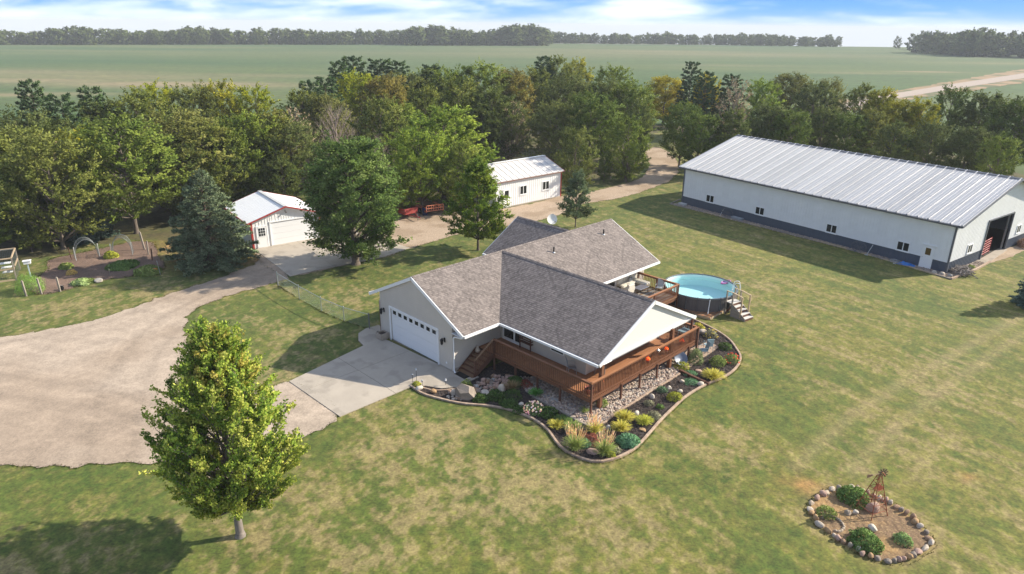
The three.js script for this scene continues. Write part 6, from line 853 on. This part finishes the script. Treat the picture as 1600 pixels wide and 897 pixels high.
// ------------------------------------------------------------------ trailers by the wood
{
  const red = mat({ map: metalTex([.27, .035, .03], 751, .4), roughness: .6 }), rust = mat({ map: metalTex([.5, .14, .07], 753, .35), roughness: .7 }), tyre = mat({ c: [.015, .015, .016], roughness: .9 }), rim = mat({ c: [.3, .3, .28], roughness: .5, metalness: .4 });
  const wheel = (t, x, z, r = .33) => { const g = new THREE.Group(); g.name = 'wheel'; g.position.set(x, r, z); t.add(g); part('tyre', new THREE.TorusGeometry(r - .1, .1, 8, 20), tyre, g); part('rim', new THREE.CylinderGeometry(r - .15, r - .15, .1, 14).rotateX(Math.PI / 2), rim, g); };
  const a = G(637, 338), t = thing('farm_trailer', 'dark red box trailer with flared sides parked at the edge of the wood', 'trailer', [a.x - .6, 0, a.z], -.75);
  part('floor', bx(3.2, .08, 1.6, 0, .62, 0), red, t); for (const z of [-1, 1]) part('side_panel', prism([[-1.6, .6], [1.6, .6], [1.7, 1.25], [-1.7, 1.25]], -.03, .03).rotateX(z * .22).translate(0, 0, z * .8 - z * .15), red, t); for (const x of [-1, 1]) part('end_panel', bx(.05, .62, 1.7, x * 1.62, .92, 0), red, t); part('fender', [bend([[-1.0, .55, .95], [-.5, 1.0, .98], [.0, .55, .95]], .1, 14), bend([[-1.0, .55, -.95], [-.5, 1.0, -.98], [.0, .55, -.95]], .1, 14)], greyMetal, t); wheel(t, -.5, .92); wheel(t, -.5, -.92); part('drawbar', [tube([1.6, .55, .5], [2.8, .42, 0], .05), tube([1.6, .55, -.5], [2.8, .42, 0], .05), tube([2.8, .45, 0], [3.1, .4, 0], .06)], red, t); part('jack', tube([2.7, .05, 0], [2.7, .8, 0], .04), greyMetal, t);
  const b = G(676, 334), u = thing('flatbed_trailer', 'rust-red flatbed trailer with a slatted tailgate parked beside the other trailer', 'trailer', [b.x - .7, 0, b.z - 1.0], -1.05);
  part('bed', [bx(4.2, .1, 2.0, 0, .6, 0)], darkWood, u); part('frame', [bx(4.3, .12, .08, 0, .52, 1.0), bx(4.3, .12, .08, 0, .52, -1.0), bx(.08, .12, 2.0, -2.1, .52, 0)], rust, u); part('bed_rail', [tube([-2.1, .95, 1], [2.1, .95, 1], .03), tube([-2.1, .95, -1], [2.1, .95, -1], .03), ...[-2.1, -.7, .7, 2.1].flatMap((x) => [1, -1].map((z) => tube([x, .6, z], [x, .95, z], .03)))], rust, u); for (const s of [1, -1]) { wheel(u, -.3, s * 1.12, .34); wheel(u, .5, s * 1.12, .34); part('fender', bx(1.7, .05, .3, .1, .8, s * 1.14), rust, u); }
  const tg = new THREE.Group(); tg.name = 'tailgate'; tg.position.set(2.14, .55, 0); u.add(tg); for (let i = 0; i < 8; i++) part('slat', bx(.04, .62, .05, 0, .36, -1 + i * 2 / 7), rust, tg); part('gate_frame', [bx(.05, .06, 2.1, 0, .68, 0), bx(.05, .06, 2.1, 0, .05, 0), bx(.05, .06, 2.1, 0, .36, 0), bx(.05, .68, .06, 0, .36, 1.02), bx(.05, .68, .06, 0, .36, -1.02)], mat({ map: metalTex([.6, .22, .13], 755, .3), roughness: .7 }), tg); part('drawbar', [tube([-2.1, .5, .6], [-3.3, .45, 0], .05), tube([-2.1, .5, -.6], [-3.3, .45, 0], .05)], rust, u);
  const p = G(664, 336), k = thing('water_barrel', 'dark blue barrel standing between the two trailers', 'barrel', [p.x, 0, p.z]); part('barrel', new THREE.LatheGeometry([[0, 0], [.27, 0], [.3, .2], [.3, .65], [.27, .85], [0, .85]].map((q) => new THREE.Vector2(...q)), 18), mat({ c: [.02, .035, .12], roughness: .4 }), k); part('lid', new THREE.CylinderGeometry(.2, .2, .03, 14).translate(0, .86, 0), black, k);
}
// ------------------------------------------------------------------ vegetable garden and coop
{
  const wire = mat({ c: [.2, .22, .22], roughness: .5, metalness: .4 });
  const stakeGrey = mat({ c: [.5, .5, .48], roughness: .8 });
  const hoop = (label, l, r, dep) => { const A = G(...l), B = G(...r), t = thing('garden_hoop', label, 'hoop trellis', [(A.x + B.x) / 2, 0, (A.z + B.z) / 2], -Math.atan2(B.z - A.z, B.x - A.x)), w = A.distanceTo(B) / 2, h = 1.75, arc = (z, s = 1) => { const p = []; for (let i = 0; i <= 14; i++) { const a = Math.PI * i / 14; p.push([-Math.cos(a) * w * s, Math.pow(Math.sin(a), .75) * h * s, z]); } return p; }; for (const z of [-dep / 2, dep / 2]) part('arch', bend(arc(z), .02, 40, 5), wire, t); const g = []; for (let k = 1; k < 9; k++) g.push(bend(arc(-dep / 2 + k * dep / 9), 0.005, 30, 3)); for (let i = 1; i < 14; i++) { const a = Math.PI * i / 14, x = -Math.cos(a) * w, y = Math.pow(Math.sin(a), .75) * h; g.push(tube([x, y, -dep / 2], [x, y, dep / 2], .007, .007, 3)); } part('wire_panel', g, wire, t); for (const [x, z] of [[-w, dep / 2], [w, dep / 2]]) part('stake', [bx(.04, 1.1, .04, x * 1.02, .55, z), bx(.07, .16, .07, x * 1.02, 1.15, z)], stakeGrey, t); return t; };
  hoop('wire arch trellis at the back of the garden, left of two', [118, 405], [154, 399], 1.0); hoop('wire arch trellis at the back of the garden, right of two', [177, 399], [208, 396], 1.0);
  const stake = (label, x, y, h, w = .1, m = greyWood, tilt = 0) => { const p = G(x, y), t = thing('garden_post', label, 'post', [p.x, 0, p.z]); const q = part('post', bx(w, h, w, 0, h / 2, 0), m, t); part('post_top', new THREE.ConeGeometry(w * .68, .06, 4).rotateY(.78).translate(0, h + .03, 0), m, t); t.rotation.z = tilt; return t; };
  stake('weathered post at the left corner of the garden', 41, 463, 1.25, .11, greyWood, .04); stake('weathered post with white clips, second from the garden left corner', 65, 460, 1.3, .1, greyWood, .05); stake('weathered post at the front of the garden, third from the left', 94, 456, 1.2, .11, greyWood, .03); stake('thin metal stake at the front right of the garden', 250.5, 429, 1.2, .04, galv, .08); stake('leaning weathered post at the back right of the garden', 226, 390, 1.7, .12, greyWood, .1); stake('rough post in the right row of garden stakes', 232, 398, 1.3, .09, greyWood, -.05); stake('short rough post nearest the right hoop', 238, 407, 1.1, .08, darkWood, -.06); stake('thin stake in front of the left hoop', 112, 406, 1.1, .05, darkWood, .08); stake('thin stake in the middle of the garden', 172, 431, .6, .04, greyWood);
  { const p = G(48, 433), t = thing('birdhouse', 'white box on a post above the feathery green plant', 'birdhouse', [p.x, 0, p.z], .5); part('post', bx(.08, 1.2, .08, 0, .6, 0), mat({ c: [.45, .55, .62], roughness: .6 }), t); part('box', bx(.5, .24, .34, 0, 1.3, 0), white, t); part('roof', [bx(.6, .03, .25, 0, 1.445, .11), bx(.6, .03, .25, 0, 1.435, -.11)], white, t); }
  bush('asparagus_fern', 'feathery bright green asparagus bush by the garden posts', 'plant', 48, 455, 1.15, 1.5, pal([[.05, .1, .02], [.075, .14, .03], [.1, .17, .04], [.13, .2, .05]]), { leaf: .12, aspect: .18, n: 1.6, spike: .3 });
  bush('squash_plant', 'leafy squash plants round the pumpkin at the garden corner', 'plant', 232, 426, 1.15, .5, moss, { leaf: .26, aspect: .9 }); bush('bean_row', 'low dark green row of beans in the middle of the garden', 'plant', 192, 417, 1.3, .42, juniper, { leaf: .2 }); bush('cabbage_plant', 'bright yellow-green plant in the back of the garden', 'plant', 174, 402, .6, .5, lime, { leaf: .22, aspect: .9 }); bush('cabbage_plant', 'green plant left in the garden near the birdhouse', 'plant', 104, 419, .55, .42, moss, { leaf: .22, aspect: .9 }); bush('pepper_plant', 'tan dried plant left of the garden middle', 'plant', 112, 428, .45, .32, pal([[.2, .15, .05], [.26, .2, .07], [.3, .23, .09], [.33, .26, .1]]), { leaf: .12 }); bush('melon_vine', 'pale green vine at the front of the garden', 'plant', 128, 443, .75, .32, pal([[.09, .13, .05], [.13, .18, .07], [.17, .22, .1], [.2, .24, .12]]), { leaf: .2, aspect: .9 }); bush('melon_vine', 'second smaller pale vine by the white stone in the garden', 'plant', 141, 441, .5, .26, moss, { leaf: .16, aspect: .9 });
  boulder('white stone at the front edge of the vegetable garden', 154, 441, .7, .45, 5); { const p = G(242, 427), t = thing('pumpkin', 'orange pumpkin at the front right corner of the garden', 'pumpkin', [p.x, 0, p.z]); const g = new THREE.SphereGeometry(.3, 24, 12), q = g.attributes.position; for (let i = 0; i < q.count; i++) { const a = Math.atan2(q.getZ(i), q.getX(i)), f = 1 - .07 * Math.abs(Math.cos(a * 5)); q.setXYZ(i, q.getX(i) * f, q.getY(i) * .78 + .23, q.getZ(i) * f); } g.computeVertexNormals(); part('fruit', g, mat({ c: [.55, .2, .02], roughness: .5 }), t); part('stalk', tube([0, .44, 0], [.03, .56, .02], .03, .02), greyWood, t); }
  { const p = G(97, 453), t = thing('bucket', 'small black bucket by the third garden post', 'bucket', [p.x, 0, p.z]); part('pail', new THREE.CylinderGeometry(.16, .13, .3, 14, 1, true).translate(0, .15, 0), black, t); part('handle', bend([[-.16, .28, 0], [0, .44, .05], [.16, .28, 0]], .008, 12), galv, t); }
  // wire coop at the left edge
  const p = G(26, 438), q = G(29, 421), tn = -Math.atan2(G(0, 441.5).z - p.z, G(0, 441.5).x - p.x), c = thing('chicken_coop', 'grey timber and wire coop cut by the left edge of the photo', 'coop', [p.x, 0, p.z], tn), D = 3, Lc = 4.5, h = 1.9;
  for (const x of [0, 1.5, 3, 4.5]) for (const z of [0, D]) part('post', bx(.09, h, .09, x, h / 2, z), greyWood, c); part('beam', [bx(Lc + .1, .09, .09, Lc / 2, h, 0), bx(Lc + .1, .09, .09, Lc / 2, h, D), bx(Lc, .09, .09, Lc / 2, 1.0, 0), bx(Lc, .14, .06, Lc / 2, .07, 0), bx(.09, .09, D, 0, h, D / 2), bx(.09, .09, D, Lc, h, D / 2), bx(.09, .09, D, 0, 1.0, D / 2)], paleWood, c); part('shelf', [bx(.7, .04, .5, .5, 1.45, .4), bx(.7, .04, .5, .5, 1.1, .4), bx(.7, .04, .5, .5, .7, .4)], white, c); part('nest_box', bx(1.1, .6, .8, 2.2, 1.2, .7), paleWood, c);
  const w = []; for (let x = 0; x <= Lc; x += .15) { w.push(tube([x, .1, 0], [x, h, 0], .004, .004, 3), tube([x, h + .02, 0], [x, h + .3, D / 2], .004, .004, 3), tube([x, h + .3, D / 2], [x, h + .02, D], .004, .004, 3)); } for (let y = .1; y < h; y += .15) w.push(tube([0, y, 0], [Lc, y, 0], .004, .004, 3), tube([0, y, 0], [0, y, D], .004, .004, 3)); for (let z = 0; z <= D; z += .15) w.push(tube([0, .1, z], [0, h, z], .004, .004, 3), tube([0, h + .3 - Math.abs(z - D / 2) * .19, z], [Lc, h + .3 - Math.abs(z - D / 2) * .19, z], .004, .004, 3)); part('wire_mesh', w, wire, c).userData.kind = 'stuff';
}
// ------------------------------------------------------------------ odds and ends along the machine shed
{
  const loc = (u, v, h = 0) => { const c = Math.cos(SY), s = Math.sin(SY); return [20.307 + u * c + v * s, h, -80.752 - u * s + v * c]; };
  const rotor = (label, u) => { const t = thing('machine_rotor', label, 'machine part', loc(u, .55, 0), SY), g = []; for (let i = 0; i < 12; i++) { const a = i / 12 * Math.PI * 2; g.push(tube([0, .55, 0], [Math.cos(a) * .75, .55 + Math.sin(a) * .5, .1], .02)); } part('spoke', g, darkTrim, t); part('rim', new THREE.TorusGeometry(.7, .04, 6, 24).scale(1.05, .7, 1).translate(0, .55, .08), darkTrim, t); part('stand', [tube([-.3, 0, .2], [0, .5, 0], .03), tube([.3, 0, .2], [0, .5, 0], .03)], darkTrim, t); return t; };
  rotor('dark spoked machine wheel leaning on the shed wall between the first two windows', 7.1); rotor('dark spoked machine wheel leaning on the shed wall left of the last window', 22.3);
  const pole = (label, u, l) => { const t = thing('pole', label, 'pole', loc(u, .4), SY); part('shaft', tube([0, 0, .35], [.25, l, 0], .035), galv, t); part('foot', bx(.3, .06, .2, 0, .03, .35), galv, t); }; pole('pale bar leaning on the shed wall beside the left spoked wheel', 6.2, .9); pole('pale bar leaning on the shed wall beside the right spoked wheel', 23.2, 1.0);
  const box = (label, u, w, h, c, v = .55) => { const t = thing('storage_bin', label, 'bin', loc(u, v), SY); part('bin', rbx(w, h, .5, .05, 0, h / 2, 0), mat({ c, roughness: .6 }), t); part('lid', rbx(w + .06, .05, .56, .02, 0, h + .02, 0), mat({ c: c.map((x) => x * 1.15), roughness: .6 }), t); }; box('pale concrete block at the far left corner of the shed', .6, .9, .22, [.42, .42, .42]); box('grey low trough right of the left spoked wheel', 8.4, 1.3, .25, [.26, .28, .3]);
  { const t = thing('tarp', 'crumpled bright blue tarp on the stones by the shed door', 'tarp', loc(26.75, .6), SY), g = new THREE.PlaneGeometry(1.5, .8, 20, 12).rotateX(-Math.PI / 2), q = g.attributes.position; for (let i = 0; i < q.count; i++) q.setY(i, .03 + .34 * vn(q.getX(i) * 4 + 7, q.getZ(i) * 4, 3) * Math.max(0, 1 - (q.getX(i) / .78) ** 4 - (q.getZ(i) / .42) ** 4)); g.computeVertexNormals(); part('sheet', g, mat({ c: [.03, .17, .5], roughness: .4, side: THREE.DoubleSide }), t); part('rope', bend([[-.7, .04, .3], [-.9, .03, .5], [-.6, .03, .6]], .015, 12), white, t); }
  { const t = thing('wire_coil', 'loose grey coil of fence wire left of the blue tarp', 'wire', loc(25.75, .6), SY), R = rng(8), g = []; for (let i = 0; i < 9; i++) g.push(new THREE.TorusGeometry(.28 + .1 * R(), .014, 5, 20).rotateX(Math.PI / 2 + (R() - .5) * .5).translate((R() - .5) * .4, .08 + .06 * R(), (R() - .5) * .2)); part('coil', g, galv, t); part('tie', tube([.2, .05, 0], [.35, .2, 0], .012), black, t); }
  { const t = thing('brush_heap', 'heap of grey branches and pipes at the near corner of the shed', 'brush heap', loc(30.75, -.9), 0), R = rng(18), g = [], g2 = []; for (let i = 0; i < 120; i++) { const a = R() * 6.28, l = .5 + .5 * R(), x = (R() - .5) * 1.5, z = (R() - .5) * 1.3, y = .1 + .75 * R() * Math.max(.1, 1 - (x * x + z * z)); (i % 4 ? g : g2).push(tube([x - Math.cos(a) * l * .6, Math.max(.02, y - .15), z - Math.sin(a) * l * .6], [x + Math.cos(a) * l * .6, y + .2 * R(), z + Math.sin(a) * l * .6], .03, .015, 4)); } part('branches', g, greyBark, t); part('dry_sticks', g2, mat({ c: [.34, .3, .28], roughness: .9 }), t); }
  for (const [u, v, w, m, l] of [[29.3, .75, .45, 5, 'white rock by the shed door step, left of three'], [29.9, .75, .5, 1, 'white rock by the shed corner, middle of three'], [30.5, .5, .42, 7, 'grey rock by the shed corner, right of three']]) { const p = loc(u, v), t = thing('boulder', l, 'boulder', p); stone(t, 0, 0, w, w * .8, w, m, 'rock'); }
  bush('weed_clump', 'small green weeds on the stones at the shed gable', 'plant', 0, 0, .35, .25, moss, { at: V(...loc(30.5, -3.4)), leaf: .12 });
  bush('dry_shrub', 'reddish brown dry shrub at the right edge beyond the shed doorway', 'shrub', 1, 1, 1.0, .9, pal([[.12, .07, .05], [.17, .11, .08], [.2, .14, .1], [.22, .17, .12]]), { at: V(...loc(30.9, -15.0)), leaf: .12 });
  const sh = structure('shed_path', sheetGeo(smoothLine(GP([[1542, 412], [1566, 391], [1574, 389], [1600, 378], [1640, 360], [1640, 380], [1600, 392], [1580, 401]]), .5, true, .1, 6), .014), mat({ map: laneTile, roughness: 1 }));
}

// ------------------------------------------------------------------ unmown grass along the edges of gravel, edging, fence and walls
{
  const R = rng(4242), geo = (() => { const p = [], n = [], idx = []; for (let b = 0; b < 9; b++) { const a = b * .77 + .3, l = .55 + .45 * hash(b, 1, 3), x = Math.cos(a), z = Math.sin(a), o = p.length / 3, w = .07; p.push(x * .1 - z * w, 0, z * .1 + x * w, x * .1 + z * w, 0, z * .1 - x * w, x * (.2 + .4 * hash(b, 2, 3)), l, z * (.2 + .4 * hash(b, 2, 3))); for (let k = 0; k < 3; k++) n.push(x * .25, .95, z * .25); idx.push(o, o + 1, o + 2); } const g = new THREE.BufferGeometry(); g.setAttribute('position', new THREE.Float32BufferAttribute(p, 3)); g.setAttribute('normal', new THREE.Float32BufferAttribute(n, 3)); g.setIndex(idx); return g; })();
  const list = [], along = (line, per, spread, h, out = 0) => { for (let i = 0; i + 1 < line.length; i++) { const [a, b] = [line[i], line[i + 1]], L = Math.hypot(b[0] - a[0], b[1] - a[1]), nx = (b[1] - a[1]) / L, nz = -(b[0] - a[0]) / L, n = L * per * (.3 + 1.4 * vn(a[0] * .8, a[1] * .8, 33)); for (let k = 0; k < n; k++) { const t = R(), e = gauss(R) * spread + out; list.push([lerp(a[0], b[0], t) + nx * e, lerp(a[1], b[1], t) + nz * e, h * (.5 + R())]); } } };
  const close = (l) => [...l, l[0]];
  along(close(driveMain).filter(([x, z]) => Math.abs(x) < 60), 26, .16, .06); along(close(lane), 14, .2, .06); along(close(padHouse), 10, .06, .05, .05); along(bedLine, 16, .05, .06, -.14); along(close(ringLine), 16, .08, .06, .22); along(close(garden), 18, .3, .09);
  along(GP([[434.6, 447], [468, 468], [502.7, 487.5], [538, 503], [577.5, 514.5]]), 34, .1, .09); along(GP([[1047, 319], [1340, 394], [1486, 437], [1547, 410]]), 12, .12, .06);
  const m = new THREE.InstancedMesh(geo, new THREE.MeshStandardMaterial({ color: lin(1, 1, 1), roughness: .9, side: THREE.DoubleSide }), list.length), M = new THREE.Matrix4(), q = new THREE.Quaternion(), up = V(0, 1, 0);
  list.forEach(([x, z, h], i) => { const c = mix3(lawn(x, z), R() < .5 ? LUSH : YEL, .5), f = .9 + .6 * R(); q.setFromAxisAngle(up, R() * 6.28); m.setMatrixAt(i, M.compose(V(x, .01, z), q, V(h * 1.3, h, h * 1.3))); m.setColorAt(i, lin(c[0] * f, c[1] * f, c[2] * f)); });
  m.name = 'grass'; tag(shade(m), 'longer grass left standing along the edges of gravel, fence and beds', 'grass', undefined, 'stuff'); scene.add(m);
}
renderer.render(scene, camera);
